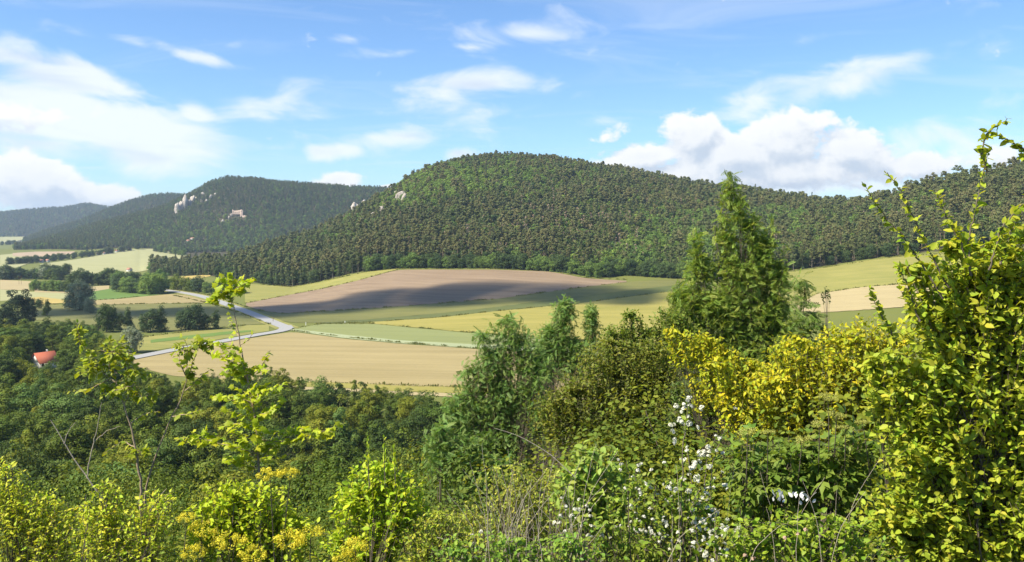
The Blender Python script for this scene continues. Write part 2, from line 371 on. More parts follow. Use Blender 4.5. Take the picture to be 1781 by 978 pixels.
field('hill_meadow', 'sloping green meadow below the right hand forest', [(1240, 560), (1330, 540), (1420, 520), (1500, 510), (1640, 500), (1781, 490)], [(1240, 490), (1370, 474), (1440, 465), (1500, 454), (1560, 447), (1640, 439), (1781, 432)], MT['ygreen'])
field('bare_soil_patch', 'tan patch of bare soil on the right hand slope', [(1380, 540), (1420, 545), (1500, 540), (1640, 530)], [(1380, 536), (1420, 512), (1500, 500), (1640, 490)], MT['tan2'], .3)
# left of the road
field('roadside_meadow', 'yellow green meadow between road and tree group', [(225, 617), (330, 600), (420, 584), (468, 576)], [(225, 590), (260, 585), (330, 577), (400, 572), (430, 566), (468, 566)], MT['ygreen'])
field('grass_strip', 'vivid green strip in the roadside meadow', [(262, 597), (330, 590), (400, 582), (440, 577)], [(262, 592), (330, 584), (400, 577), (440, 575)], MT['vivid'], .25)
field('shaded_crop', 'dark green crop field behind the row of dark trees', [(40, 556), (150, 565), (250, 577), (330, 577), (430, 566), (462, 563)], [(40, 528), (150, 532), (250, 529), (330, 527), (380, 531), (420, 545), (462, 560)], MT['green'])
field('stubble_strip', 'tan strip of stubble beside the upper road', [(110, 532), (250, 529), (330, 527), (372, 528)], [(110, 524), (200, 521), (262, 515), (300, 512), (340, 516), (372, 526)], MT['tan'], .2)
field('vivid_field', 'vivid green field below the valley copse', [(145, 524), (200, 521), (262, 515), (290, 511)], [(145, 506), (185, 502), (230, 507), (290, 509)], MT['vivid'])
field('golden_strip', 'golden grain strip left of the pale willow', [(40, 528), (70, 530), (120, 527), (140, 525)], [(40, 520), (70, 517), (120, 523), (140, 524)], MT['gold'], .3)
field('pale_field', 'pale yellow green field left of the valley copse', [(0, 524), (70, 520), (140, 524)], [(0, 504), (60, 508), (120, 511), (140, 513)], MT['palefar'])
field('tan_valley_field', 'tan field at the left edge of the valley', [(0, 504), (60, 506)], [(0, 487), (60, 490)], MT['tan2'], .2)
field('tan_valley_strip', 'narrow tan field behind the pale willow', [(60, 509), (140, 511), (190, 503)], [(60, 500), (140, 500), (190, 497)], MT['tan2'], .25)
field('far_pale_field', 'large pale green field in front of the cliff hill', [(70, 473), (130, 478), (220, 478), (260, 470), (325, 446)], [(70, 460), (130, 452), (180, 443), (230, 434), (270, 433), (300, 440), (325, 444)], MT['palefar'], .5)
field('far_bare_field', 'pinkish bare field under the far forest', [(22, 446), (60, 449), (130, 442)], [(22, 441), (60, 438.5), (130, 438)], MT['pink'], .8)
field('far_left_field', 'pale field at the far left under the forest', [(0, 470), (30, 466), (60, 455)], [(0, 444), (22, 442), (60, 449)], MT['palefar'], .6)
field('far_gap_field', 'pale far fields in the valley gap', [(0, 424), (20, 422), (40, 417), (58, 413.5)], [(0, 413), (20, 412.5), (40, 412), (58, 412)], MT['palefar'], 1.0, 30, 12)
field('golden_gap', 'golden grain strip between bushes and forest', [(288, 491), (320, 489), (366, 481)], [(288, 486), (320, 481), (366, 478)], MT['gold'], .3)

# ------------------------------------------------------------------ road
def road_mat():
    m, T, b = base_mat('worn_asphalt', .85, .3)
    g = T.node('ShaderNodeNewGeometry').outputs['Position']
    T.l.new(T.mix(T.noise(g, .4, 6, .7), (.24, .24, .235), (.32, .315, .305)), b.inputs['Base Color'])
    return m
def ribbon(name, label, pts, width, mat, lift, kind='structure'):
    P = np.array([hitp(*p)[:2] for p in pts])
    t = np.linspace(0, 1, len(P)); tt = np.linspace(0, 1, 120)
    from numpy import interp
    C = np.stack([smooth_curve(interp(tt, t, P[:, k]), 40) for k in (0, 1)], 1)
    d = np.gradient(C, axis=0); d /= np.linalg.norm(d, axis=1)[:, None]; nrm = np.stack([-d[:, 1], d[:, 0]], 1)
    offs = np.linspace(-.5, .5, 5); V = []
    for o in offs:
        q = C + nrm * (o * width); V.append(np.column_stack([q, H(q[:, 0], q[:, 1]) + lift]))
    V = np.array(V).reshape(-1, 3); n = len(C)
    ix = np.arange(5 * n).reshape(5, n)
    q = np.stack([ix[:-1, :-1], ix[:-1, 1:], ix[1:, 1:], ix[1:, :-1]], -1).reshape(-1, 4)
    o = obj(name, mesh(name, V, q, mat, None, True), kind=kind)
    o['label'] = label
    return C
RM = road_mat()
VERGE = MT['ygreen']
up = [(280, 504), (300, 507), (320, 510), (345, 514.5), (372, 522), (400, 532), (430, 543), (455, 553), (476, 562), (492, 568), (501, 572)]
lo = [(495, 567), (499, 571), (494, 575), (480, 578.5), (455, 582), (420, 588.5), (380, 596), (330, 604.5), (280, 614), (230, 624), (180, 634)]
ribbon('road_verge', 'grass verge along the country road', up, 15, VERGE, .24)
ribbon('road', 'grey country road coming down to the junction', up, 8.5, RM, .36)
ribbon('side_road', 'pale side road curving left from the junction', lo, 8.0, RM, .42)
# ------------------------------------------------------------------ rocks, ruin and buildings (before the trees, which keep clear of them)
CLIFFS = []   # (x, Y, radius): spots kept free of trees
def rock_mat(name, c1, c2, c3, sc):
    m, T, b = base_mat(name, .9, .2); g = T.node('ShaderNodeNewGeometry').outputs['Position']
    mp = T.node('ShaderNodeMapping'); T.l.new(g, mp.inputs[0]); mp.inputs['Scale'].default_value = (1, 1, .35)
    n = T.noise(mp.outputs[0], sc, 6, .7); n2 = T.noise(g, sc * .3, 3, .5)
    T.l.new(T.mix(T.sstep(n2, .5, .7), T.mix(n, c1, c2), c3), b.inputs['Base Color']); bump(T, b, n, .8, .6 / sc)
    return m
def rock_mat2(name):
    m, T, b = base_mat(name, .9, .15); g = T.node('ShaderNodeNewGeometry').outputs['Position']
    mp = T.node('ShaderNodeMapping'); T.l.new(g, mp.inputs[0]); mp.inputs['Scale'].default_value = (.11, .11, .05)
    n = T.noise(mp.outputs[0], 1.0, 7, .75, 1.2); n2 = T.noise(g, .035, 4, .6)
    c = T.mix(n, (.28, .24, .20), (.66, .59, .51)); c = T.mix(T.sstep(n, .36, .44), (.13, .11, .085), c)
    T.l.new(T.mix(T.sstep(n2, .56, .70), c, (.30, .25, .20)), b.inputs['Base Color']); bump(T, b, n, 1.0, 6.0)
    return m
ROCK = rock_mat2('fissured_limestone')
rock_mat('pale_limestone', (.36, .31, .26), (.58, .51, .44), (.27, .24, .20), .16)
def ico(sub=3):
    import bmesh
    bm = bmesh.new(); bmesh.ops.create_icosphere(bm, subdivisions=sub, radius=1); V = np.array([v.co[:] for v in bm.verts]); Fc = np.array([[v.index for v in f.verts] for f in bm.faces]); bm.free(); return V, Fc
ICO = ico(3)
def lump(seed, rad, rough=.35):
    V, Fc = ICO; g = np.random.default_rng(seed); o = g.uniform(0, 50, 3); d = np.ones(len(V))
    for k, a in ((1.6, rough), (3.7, rough * .6), (8, rough * .35)):
        q = V * k + o; d += a * 1.6 * (vnoise(q[:, 0] + q[:, 2] * .31, q[:, 1] - q[:, 2] * .47, seed) - .5)
    for _ in range(22):                      # flat broken faces
        n = rand_u(g); n[2] *= .45; n /= np.linalg.norm(n); c = g.uniform(.42, .85); s = (V * d[:, None]) @ n; d = np.where(s > c, d * c / np.maximum(s, 1e-6), d)
    return V * d[:, None] * np.array(rad), Fc
def rand_u(g): v = g.normal(size=3); return v / np.linalg.norm(v)
def cliff(name, label, lumps, clear=1.0, grow=1.0):
    base = hitp(lumps[0][0], lumps[0][1], 900.); o = thing(name, label, 'cliff', base)
    for i, (px, y, rx, ry) in enumerate(lumps):
        q = hitp(px, y, 900.); s = q[1] / F * grow; V, Fc = lump(500 + i + int(px), (rx * s * 1.3, max(rx, ry) * s * 1.0, ry * s * 1.45), .45)
        obj('rock', mesh('rock', V, Fc, ROCK), o, q + np.array([0, 2, 5 * grow]) - base)
        for dd in (-26, -14, -2): CLIFFS.append((q[0], q[1] + dd, max(rx * s * .9, 6) * clear))
    return o
def make_rocks():
    cliff('limestone_cliff', 'large pale limestone cliff on the left hill below its summit', [(309, 371, 6, 8), (315, 366, 7, 9), (322, 363, 7, 9), (329, 359, 6, 7), (335, 354, 5, 5), (340, 350, 4, 3.5)], .95, 1.3)
    cliff('rock_outcrop', 'broken row of small grey rocks right of the large cliff', [(352, 342, 4, 4), (350, 353, 4, 3), (367, 346, 3, 4), (375, 341, 4, 3), (359, 352, 3, 3)])
    cliff('rock_outcrop', 'whitish outcrop highest up on the left shoulder of the central hill', [(690, 345, 4, 4), (688, 340, 2.5, 3)], .85, 1.55)
    cliff('rock_outcrop', 'whitish outcrop at the left edge of the central hill, the biggest there', [(615, 372, 6, 8), (621, 369, 4, 5)], .85, 1.55)
    cliff('rock_outcrop', 'small whitish outcrop just above the biggest one at the hill edge', [(632, 361, 3, 5)], .85, 1.55)
    cliff('rock_outcrop', 'two toothed pale outcrop lower on the left shoulder of the central hill', [(648, 386, 6, 4), (664, 381, 4, 6)], .85, 1.55)
    cliff('rock_outcrop', 'greyish pink crag under the highest outcrop of the central hill', [(696, 354, 6, 6), (703, 357, 5, 6)], .85, 1.55)
make_rocks()
PLASTER = bpy.data.materials.new('x'); bpy.data.materials.remove(PLASTER)
def plain(name, c1, c2, sc=2., rough=.85):
    m, T, b = base_mat(name, rough, .25); g = T.node('ShaderNodeTexCoord').outputs['Object']; n = T.noise(g, sc, 5, .65)
    T.l.new(T.mix(n, c1, c2), b.inputs['Base Color']); bump(T, b, n, .3, .03); return m
WALLW = plain('lime_plaster', (.52, .49, .44), (.64, .62, .57)); ROOFR = plain('red_clay_tiles', (.25, .07, .042), (.37, .12, .068), 6.)
ROOFB = plain('weathered_tiles', (.30, .15, .10), (.42, .22, .15), 6.); GLASS = plain('dark_window_glass', (.02, .025, .03), (.04, .045, .05), 1., .15); WOODD = plain('brown_door_wood', (.12, .07, .04), (.2, .12, .07))
STONE = plain('ruin_masonry', (.31, .23, .18), (.45, .35, .28), .4); DARKP = plain('black_plastic_and_opening_shade', (.02, .02, .02), (.04, .04, .04)); WHITEP = plain('white_plastic', (.75, .75, .74), (.82, .82, .8))  # the black also paints the shade in the ruin's window holes
def boxm(x0, x1, y0, y1, z0, z1):
    V = [(x0, y0, z0), (x1, y0, z0), (x1, y1, z0), (x0, y1, z0), (x0, y0, z1), (x1, y0, z1), (x1, y1, z1), (x0, y1, z1)]
    return np.array(V, float), np.array([(0, 3, 2, 1), (4, 5, 6, 7), (0, 1, 5, 4), (1, 2, 6, 5), (2, 3, 7, 6), (3, 0, 4, 7)])
def boxes(name, bs, mat):
    a = Acc0()
    for b in bs: a.add(*boxm(*b))
    return a.mesh(name, mat)
class Acc0:
    def __init__(s): s.V, s.F, s.n = [], [], 0
    def add(s, V, Fc): s.V.append(V); s.F.append(Fc + s.n); s.n += len(V)
    def mesh(s, name, mat): return mesh(name, np.concatenate(s.V), np.concatenate(s.F), mat)
def house(name, label, loc, L, Wd, hw, hr, rz, roofmat, windows=2, group=None, cat='house', chimney=True):
    o = thing(name, label, cat, loc, rz, group); l, w_ = L / 2, Wd / 2
    V, Fc = boxm(-l, l, -w_, w_, -1.2, hw); G = np.array([(-l, -w_, hw), (-l, w_, hw), (-l, 0, hw + hr - .12), (l, -w_, hw), (l, w_, hw), (l, 0, hw + hr - .12)])
    wl = Acc0(); wl.add(V, Fc); wall = obj('wall', wl.mesh('wall', WALLW), o)
    for k in (0, 3):
        g3 = G[k:k + 3]; g6 = np.concatenate([g3, g3 + np.array([.18 if k == 0 else -.18, 0, 0])]); obj('gable', mesh('gable', g6, np.array([(0, 1, 2), (3, 5, 4), (0, 2, 5), (0, 5, 3), (1, 4, 5), (1, 5, 2), (0, 3, 4), (0, 4, 1)]), WALLW), o)
    ov = .45; e = w_ + ov; ze = hw - hr * ov / w_; zt = hw + hr; t = .16
    for s in (-1, 1):
        R_ = np.array([(-l - ov, s * e, ze), (l + ov, s * e, ze), (l + ov, 0, zt), (-l - ov, 0, zt)]); R2 = R_ + np.array([0, 0, t])
        f = np.array([(0, 1, 2, 3), (4, 7, 6, 5), (0, 4, 5, 1), (1, 5, 6, 2), (2, 6, 7, 3), (3, 7, 4, 0)]); rf = obj('roof', mesh('roof', np.concatenate([R_, R2]), f, roofmat), o)
        if s == 1 and chimney: obj('chimney', boxes('chimney', [(l * .35, l * .35 + .6, .5, 1.1, hw + hr * .4, zt + .9)], WALLW), rf)
    for s in (-1, 1):
        for k in range(windows):
            x = -l + L * (k + .5) / windows
            wn = obj('window', boxes('window', [(x - .55, x + .55, s * w_ - .03, s * w_ + .03, hw - 1.75, hw - .5)], GLASS), o); obj('sill', boxes('sill', [(x - .65, x + .65, s * w_ - .08, s * w_ + .1, hw - 1.85, hw - 1.755)], WALLW), wn)
    obj('door', boxes('door', [(l - .02, l + .04, -.5, .5, 0, 2.05)], WOODD), o)
    return o
hq = hitp(77, 640)
house('farmhouse', 'white farmhouse with red tiled roof among the woods at left', (hq[0], hq[1], hq[2]), 8.8, 6.8, 3.0, 3.8, R(62), ROOFR, 3)
CLIFFS.append((hq[0], hq[1], 7))
for i, (px, y, L, lab) in enumerate([(72, 457, 7, 'small white cottage, left of the two in the far tree row'), (83, 456.5, 7, 'small white cottage, right of the two in the far tree row'), (172, 444, 8, 'white cottage leftmost in the row along the big pale field'), (181, 443, 6, 'small white cottage second from left along the big pale field'),
        (189, 441.5, 7, 'white cottage third from left along the big pale field'), (203, 439, 7, 'pinkish cottage in the middle of the row along the big pale field'), (214, 437.5, 6, 'small cottage right of the middle of the row along the big pale field'), (226, 436, 7, 'white cottage rightmost in the row along the big pale field'),
        (225, 473, 7, 'white barn at the lower edge of the big pale field'), (328, 421, 9, 'smaller of two pale houses in the wood under the large cliff'), (336, 417, 13, 'larger of two pale houses in the wood under the large cliff')]):
    q = hitp(px, y, 600.); house('cottage', lab, (q[0], q[1], q[2]), L, L * .7, 3.6, 2.2, R(random.uniform(-35, 35)), ROOFB, 2, None, 'house', False)
    for dd in (-30, -18, -6): CLIFFS.append((q[0] + 0, q[1] + dd, 9 if px > 300 else 5))
# the castle ruin: wall stumps with broken crowns
def ruin():
    base = hitp(411, 376, 2200.); s = base[1] / F; o = thing('castle_ruin', 'pale ruined castle walls on the left hill right of the large cliff', 'ruin', base)
    g = np.random.default_rng(66)
    def wall(name, px0, px1, ytop, ybot, dY=0., step=.8, ragged=2.4):
        n = max(4, int((px1 - px0) / step)); xs = (np.linspace(px0, px1, n + 1) - 411) * s; zb = (CAMZ - (ybot - Y0) * s) - base[2] - 5
        zt = (CAMZ - (ytop - Y0) * s) - base[2] + np.clip(np.cumsum(g.normal(size=n + 1)) * ragged * .5, -ragged, ragged)
        P = lambda z, y: np.column_stack([xs, np.full(n + 1, y), np.broadcast_to(z, n + 1)])
        V = np.concatenate([P(zb, dY), P(zt, dY), P(zb, dY + 2.5), P(zt, dY + 2.5)]); m = n + 1; Fc = []
        for k in range(n): Fc += [(k, k + 1, m + k + 1, m + k), (2 * m + k + 1, 2 * m + k, 3 * m + k, 3 * m + k + 1), (m + k, m + k + 1, 3 * m + k + 1, 3 * m + k)]
        Fc += [(0, m, 3 * m, 2 * m), (n, 2 * m + n, 3 * m + n, m + n)]
        w_ = obj(name, mesh(name, V, Fc, STONE), o)
        for k in range(2, n - 1, 4):
            zc = zt[k] - 5.5
            if zc > zb + 3: obj('opening_shade_block', boxes('opening_shade_block', [(xs[k] - .7, xs[k] + .7, dY - .06, dY + .3, zc - 1.4, zc + 1.2)], DARKP), w_)  # solid dark block on the wall, its colour standing for a window hole's shade
    wall('curtain_wall', 404, 421.5, 365, 370); wall('side_wall', 418.5, 423.5, 366, 376, -5); wall('outer_wall', 423, 432, 374.5, 378.5, -9); wall('tower_stump', 385, 391.5, 381, 386.5, -14, 1.1, 3); wall('lower_wall', 396, 402, 386, 391, -20); wall('gate_fragment', 393.5, 398.5, 391, 395, -23, 1, 1.)
    for (px, Yd) in ((403, 0), (409, 0), (415, 0), (421, 0), (428, -8), (388, -14), (399, -20), (395, -23)):
        for dd in (-24, -14, -5): CLIFFS.append(((px - CX) * s, base[1] + Yd + dd, 7.5))
ruin()
cliff('rock_outcrop', 'pale rocks scattered under the castle ruin', [(402, 378, 3, 3), (398, 382, 2.5, 2.5), (412, 375, 4, 2.5), (387, 388, 3, 2)])
# white marker posts at the junction
def post(px, y, h, label, dark):
    q = hitp(px, y); o = thing('marker_post', label, 'post', q); r = .16
    t = np.arange(6) * pi / 3; ring = np.column_stack([np.cos(t) * r, np.sin(t) * r * .7])
    V = np.concatenate([np.column_stack([ring, np.full(6, -.2)]), np.column_stack([ring, np.full(6, h - .12)]), np.column_stack([ring * .6, np.full(6, h)])])
    Fc = [(i, (i + 1) % 6, 6 + (i + 1) % 6, 6 + i) for i in range(6)] + [(6 + i, 6 + (i + 1) % 6, 12 + (i + 1) % 6, 12 + i) for i in range(6)] + [(12, 13, 14, 15), (12, 15, 16, 17)]
    obj('post', mesh('post', V, Fc, WHITEP), o)
    V2 = V[:12].copy(); V2[:, :2] *= 1.06; V2[:6, 2] = h * (.05 if dark else .7); V2[6:, 2] = h * (.45 if dark else .8); obj('band', mesh('band', V2, Fc[:6], DARKP), o)
post(532, 566, 2.0, 'white roadside marker post just right of the road junction', False); post(600, 564, 2.0, 'white roadside marker post with dark foot at the pale green field', True)
def pole(px, y, h, label):
    q = hitp(px, y); o = thing('utility_pole', label, 'pole', q)
    V, Fc = tube0(np.array([(0, 0, -.5), (0, 0, h * .5), (0, 0, h)]), .16); obj('pole', mesh('pole', V, Fc, WOODD), o); obj('crossarm', boxes('crossarm', [(-.9, .9, -.06, .06, h - .8, h - .65)], WOODD), o)
def tube0(P, r):
    t = np.arange(6) * pi / 3; V = np.concatenate([np.column_stack([np.cos(t) * r + p[0], np.sin(t) * r + p[1], np.full(6, p[2])]) for p in P])
    return V, np.array([(k * 6 + i, k * 6 + (i + 1) % 6, k * 6 + 6 + (i + 1) % 6, k * 6 + 6 + i) for k in range(len(P) - 1) for i in range(6)])
pole(33, 495, 9, 'left of two thin poles in the tan field at the left edge'); pole(37, 495, 9, 'right of two thin poles in the tan field at the left edge'); pole(475, 560, 3.2, 'thin dark pole beside the upper road near the junction')
# the cloud whose shadow lies over the lower slope; it drifts high up to the left behind the viewpoint
def shade_cloud():
    g = np.random.default_rng(4); Pc = []
    foot = [(-330, 640, 72), (-250, 645, 76), (-170, 650, 78), (-95, 660, 88), (-30, 664, 94), (30, 648, 76), (85, 626, 52), (130, 612, 38), (-400, 640, 50)]
    hgt = 1250.; a = Acc0()
    for i, (x, Y, r) in enumerate(foot):
        c = np.array([x, Y, 8]) + SUN_DIR * hgt / SUN_DIR[2]
        V, Fc = lump(900 + i, (r, r, r * .5), .3); a.add(V + c, Fc)
    m = bpy.data.materials.new('cloud_vapour'); m.use_nodes = True; T = NT(m.node_tree); m.node_tree.nodes.clear()
    v = T.node('ShaderNodeVolumePrincipled'); v.inputs['Color'].default_value = (1, 1, 1, 1); v.inputs['Density'].default_value = .045; T.l.new(v.outputs[0], T.node('ShaderNodeOutputMaterial').inputs['Volume'])
    o = obj('cloud', a.mesh('cloud', m)); o['kind'] = 'stuff'; o['label'] = 'drifting cloud that shades the lower slope'
shade_cloud()
# ------------------------------------------------------------------ plant library
def leaf_mat(name, c1, c2, transl=.3, rough=.5, tcol=None, spec=.35):
    """foliage: colour differs from plant to plant and leaf to leaf; light shines through"""
    m = bpy.data.materials.new(name); m.use_nodes = True; T = NT(m.node_tree)
    b = m.node_tree.nodes['Principled BSDF']; out = m.node_tree.nodes['Material Output']
    oi = T.node('ShaderNodeObjectInfo'); a = T.node('ShaderNodeAttribute', attribute_name='Col')
    c = T.mix(oi.outputs['Random'], c1, c2)
    c = T.mix(1.0, c, a.outputs['Color'], 'MULTIPLY')
    T.l.new(c, b.inputs['Base Color']); b.inputs['Roughness'].default_value = rough; b.inputs['Specular IOR Level'].default_value = spec
    tr = T.node('ShaderNodeBsdfTranslucent'); T.l.new(T.mix(1.0, c, tcol or (1.5, 1.35, .6), 'MULTIPLY'), tr.inputs[0])
    mx = T.node('ShaderNodeMixShader'); mx.inputs[0].default_value = transl
    T.l.new(b.outputs[0], mx.inputs[1]); T.l.new(tr.outputs[0], mx.inputs[2]); T.l.new(mx.outputs[0], out.inputs[0])
    return m
def bark_mat(name, c1, c2, scale=6):
    m, T, b = base_mat(name, .9, .15)
    g = T.node('ShaderNodeTexCoord').outputs['Object']
    mp = T.node('ShaderNodeMapping'); T.l.new(g, mp.inputs[0]); mp.inputs['Scale'].default_value = (scale, scale, scale * .25)
    n = T.noise(mp.outputs[0], 3, 5, .7)
    T.l.new(T.mix(n, c1, c2), b.inputs['Base Color']); bump(T, b, n, .6, .02)
    return m
BARK = bark_mat('grey_brown_bark', (.07, .055, .04), (.20, .165, .125))
BARK_PINE = bark_mat('pine_bark', (.16, .125, .09), (.34, .28, .21))
BARK_PALE = bark_mat('pale_young_bark', (.22, .16, .10), (.42, .33, .22), 30)
BARK_DEAD = bark_mat('bleached_dead_wood', (.30, .25, .18), (.52, .45, .35), 30)

def unit(v): return v / np.maximum(np.linalg.norm(v, axis=-1, keepdims=True), 1e-9)
def rand_dirs(n, g): return unit(g.normal(size=(n, 3)))
# leaf outlines: x across, y along, z up; triangles
LEAF = {}
LEAF['clump'] = (np.array([(0, 0, 0), (.42, .35, .08), (.30, .8, -.05), (-.1, 1, .05), (-.45, .55, .02)]), np.array([(0, 1, 2), (0, 2, 3), (0, 3, 4)]))
LEAF['diamond'] = (np.array([(0, 0, 0), (.26, .45, .07), (0, 1, -.06), (-.26, .45, .07)]), np.array([(0, 1, 2), (0, 2, 3)]))
LEAF['lance'] = (np.array([(0, 0, 0), (.15, .4, .05), (0, 1, -.12), (-.15, .4, .05)]), np.array([(0, 1, 2), (0, 2, 3)]))
LEAF['oval'] = (np.array([(0, 0, 0), (.20, .18, .045), (.30, .42, .06), (.21, .74, .03), (0, 1, -.10), (-.21, .74, .03), (-.30, .42, .06), (-.20, .18, .045), (0, .5, -.015)]),
                np.array([(0, 1, 8), (1, 2, 8), (2, 3, 8), (3, 4, 8), (4, 5, 8), (5, 6, 8), (6, 7, 8), (7, 0, 8)]))
def _maple():
    pts = [(0, 0), (.18, .02), (.50, -.05), (.36, .22), (.62, .42), (.34, .48), (.30, .66), (.14, .66), (0, 1.0), (-.14, .66), (-.30, .66), (-.34, .48), (-.62, .42), (-.36, .22), (-.50, -.05), (-.18, .02)]
    V = [(x, y, -.18 * (abs(x) ** 1.3) - .10 * max(y - .5, 0)) for x, y in pts] + [(0, .32, .03)]
    n = len(pts); return np.array(V), np.array([(i, (i + 1) % n, n) for i in range(n)])
LEAF['maple'] = _maple()
def _pinnate(pairs, ll, w, droop=.35, gap0=.18):
    V, Fc = [], []
    def leaflet(p, ang, s, dr):
        d = np.array([math.sin(ang), math.cos(ang), -dr]); d /= np.linalg.norm(d); side = np.array([math.cos(ang), -math.sin(ang), 0])
        b = len(V); p = np.array(p)
        V.extend([p, p + d * s * .45 + side * s * w + [0, 0, .04 * s], p + d * s, p + d * s * .45 - side * s * w + [0, 0, .04 * s]])
        Fc.extend([(b, b + 1, b + 2), (b, b + 2, b + 3)])
    for i in range(pairs):
        t = gap0 + (1 - gap0) * .92 * i / max(pairs - 1, 1); z = -droop * t * t
        for s in (-1, 1): leaflet((0, t, z), s * R(62 - 14 * t), ll * (1 - .25 * abs(t - .55)), .25)
    leaflet((0, .97, -droop * .95), 0, ll, .6)
    # the stalk that carries the leaflets
    for i in range(4):
        b = len(V); t0, t1 = i / 4, (i + 1) / 4
        V.extend([np.array((-.008, t0, -droop * t0 * t0)), np.array((.008, t0, -droop * t0 * t0)), np.array((0, t1, -droop * t1 * t1))]); Fc.append((b, b + 1, b + 2))
    return np.array(V), np.array(Fc)
LEAF['pinnate'] = _pinnate(6, .34, .20)
LEAF['robinia'] = _pinnate(7, .24, .25, .25)
LEAF['elder'] = _pinnate(2, .62, .22, .3, .35)
def place_leaves(kind, pos, along, normal, size, col=None):
    tv, tf = LEAF[kind]; y = unit(along); z = unit(normal - (normal * y).sum(1, keepdims=True) * y + 1e-6); x = np.cross(y, z)
    s = np.asarray(size)[:, None, None]
    V = pos[:, None] + s * (tv[None, :, 0:1] * x[:, None] + tv[None, :, 1:2] * y[:, None] + tv[None, :, 2:3] * z[:, None])
    n, k = len(pos), len(tv)
    Fc = (tf[None] + (np.arange(n) * k)[:, None, None]).reshape(-1, 3)
    c = None if col is None else np.repeat(col, k, 0)
    return V.reshape(-1, 3), Fc, c
def tube(pts, rad, sides=5):
    pts = np.asarray(pts, float); rad = np.broadcast_to(rad, len(pts)); n = len(pts)
    d = unit(np.gradient(pts, axis=0)); ref = np.array([.37, .81, .21]); a = unit(np.cross(d, ref)); b = np.cross(d, a)
    t = np.arange(sides) * 2 * pi / sides
    V = pts[:, None] + rad[:, None, None] * (np.cos(t)[None, :, None] * a[:, None] + np.sin(t)[None, :, None] * b[:, None])
    i = np.arange(n - 1)[:, None] * sides; j = np.arange(sides)[None]; jn = (j + 1) % sides
    Fc = np.stack([i + j, i + jn, i + sides + jn, i + sides + j], -1).reshape(-1, 4)
    return V.reshape(-1, 3), Fc
class Acc:
    def __init__(s): s.V, s.F, s.C, s.n = [], [], [], 0
    def add(s, V, Fc, C=None):
        s.V.append(V); s.F.append(np.asarray(Fc) + s.n); s.n += len(V)
        s.C.append(np.ones((len(V), 3)) if C is None else C)
    def mesh(s, name, mat, smooth=False): return mesh(name, np.concatenate(s.V), np.concatenate(s.F), mat, np.concatenate(s.C), smooth)
def clump_leaves(g, C, Rr, per, size, kind='clump', up=.35, flat=1.0, tint=.16):
    """leaf sprays over the outer shells of a set of clumps"""
    k = len(C); n = k * per
    ci = np.repeat(np.arange(k), per); d = rand_dirs(n, g); d[:, 2] = np.where((d[:, 2] < -.3) & (g.random(n) < .7), -d[:, 2], d[:, 2])
    r = Rr[ci] * (1.05 - .5 * g.random(n) ** 2.2)
    pos = C[ci] + d * r[:, None] * np.array([1, 1, flat])
    nor = unit(d * 1.25 + rand_dirs(n, g) * .55 + np.array([0, 0, up]))
    al = unit(np.cross(nor, rand_dirs(n, g)))
    ct = 1 + (g.random((k, 1)) - .5) * tint * 2.0
    col = ct[ci] * (1 + (g.random((n, 1)) - .5) * tint * 2) * (1 + (g.random((n, 3)) - .5) * np.array([.22, .10, .2]))
    return place_leaves(kind, pos - al * size * .5, al, nor, size * (.7 + .6 * g.random(n)), col)
def limbs(g, Hh, trunk_r, top, tips, bend=.04, sides=6):
    a = Acc(); n = 9; t = np.linspace(0, 1, n)
    pts = np.column_stack([np.cumsum(g.normal(size=n) * bend * Hh * .2), np.cumsum(g.normal(size=n) * bend * Hh * .2), t * top - .4 * (t == 0)])
    pts[:, :2] -= pts[0, :2]
    rad = trunk_r * (1 - .85 * t) + trunk_r * .5 * np.exp(-t * 14); a.add(*tube(pts, rad, sides))
    for p in tips:
        z0 = np.clip(p[2] * g.uniform(.45, .75), .15 * Hh, top * .9); b = np.array([np.interp(z0, pts[:, 2], pts[:, 0]), np.interp(z0, pts[:, 2], pts[:, 1]), z0])
        mid = (b + p) / 2 + np.array([0, 0, -.06 * Hh]) + g.normal(size=3) * .03 * Hh
        s = np.linspace(0, 1, 5)[:, None]; q = (1 - s) ** 2 * b + 2 * s * (1 - s) * mid + s ** 2 * p
        r0 = trunk_r * .42 * (1 - z0 / top * .6); a.add(*tube(q, np.linspace(r0, r0 * .2, 5), 4))
    return a
PROTO = {}
def proto(name, crown_acc, trunk_acc, Hh): PROTO[name] = (crown_acc.mesh(name + '_crown', None), trunk_acc.mesh(name + '_trunk', None, True), Hh)
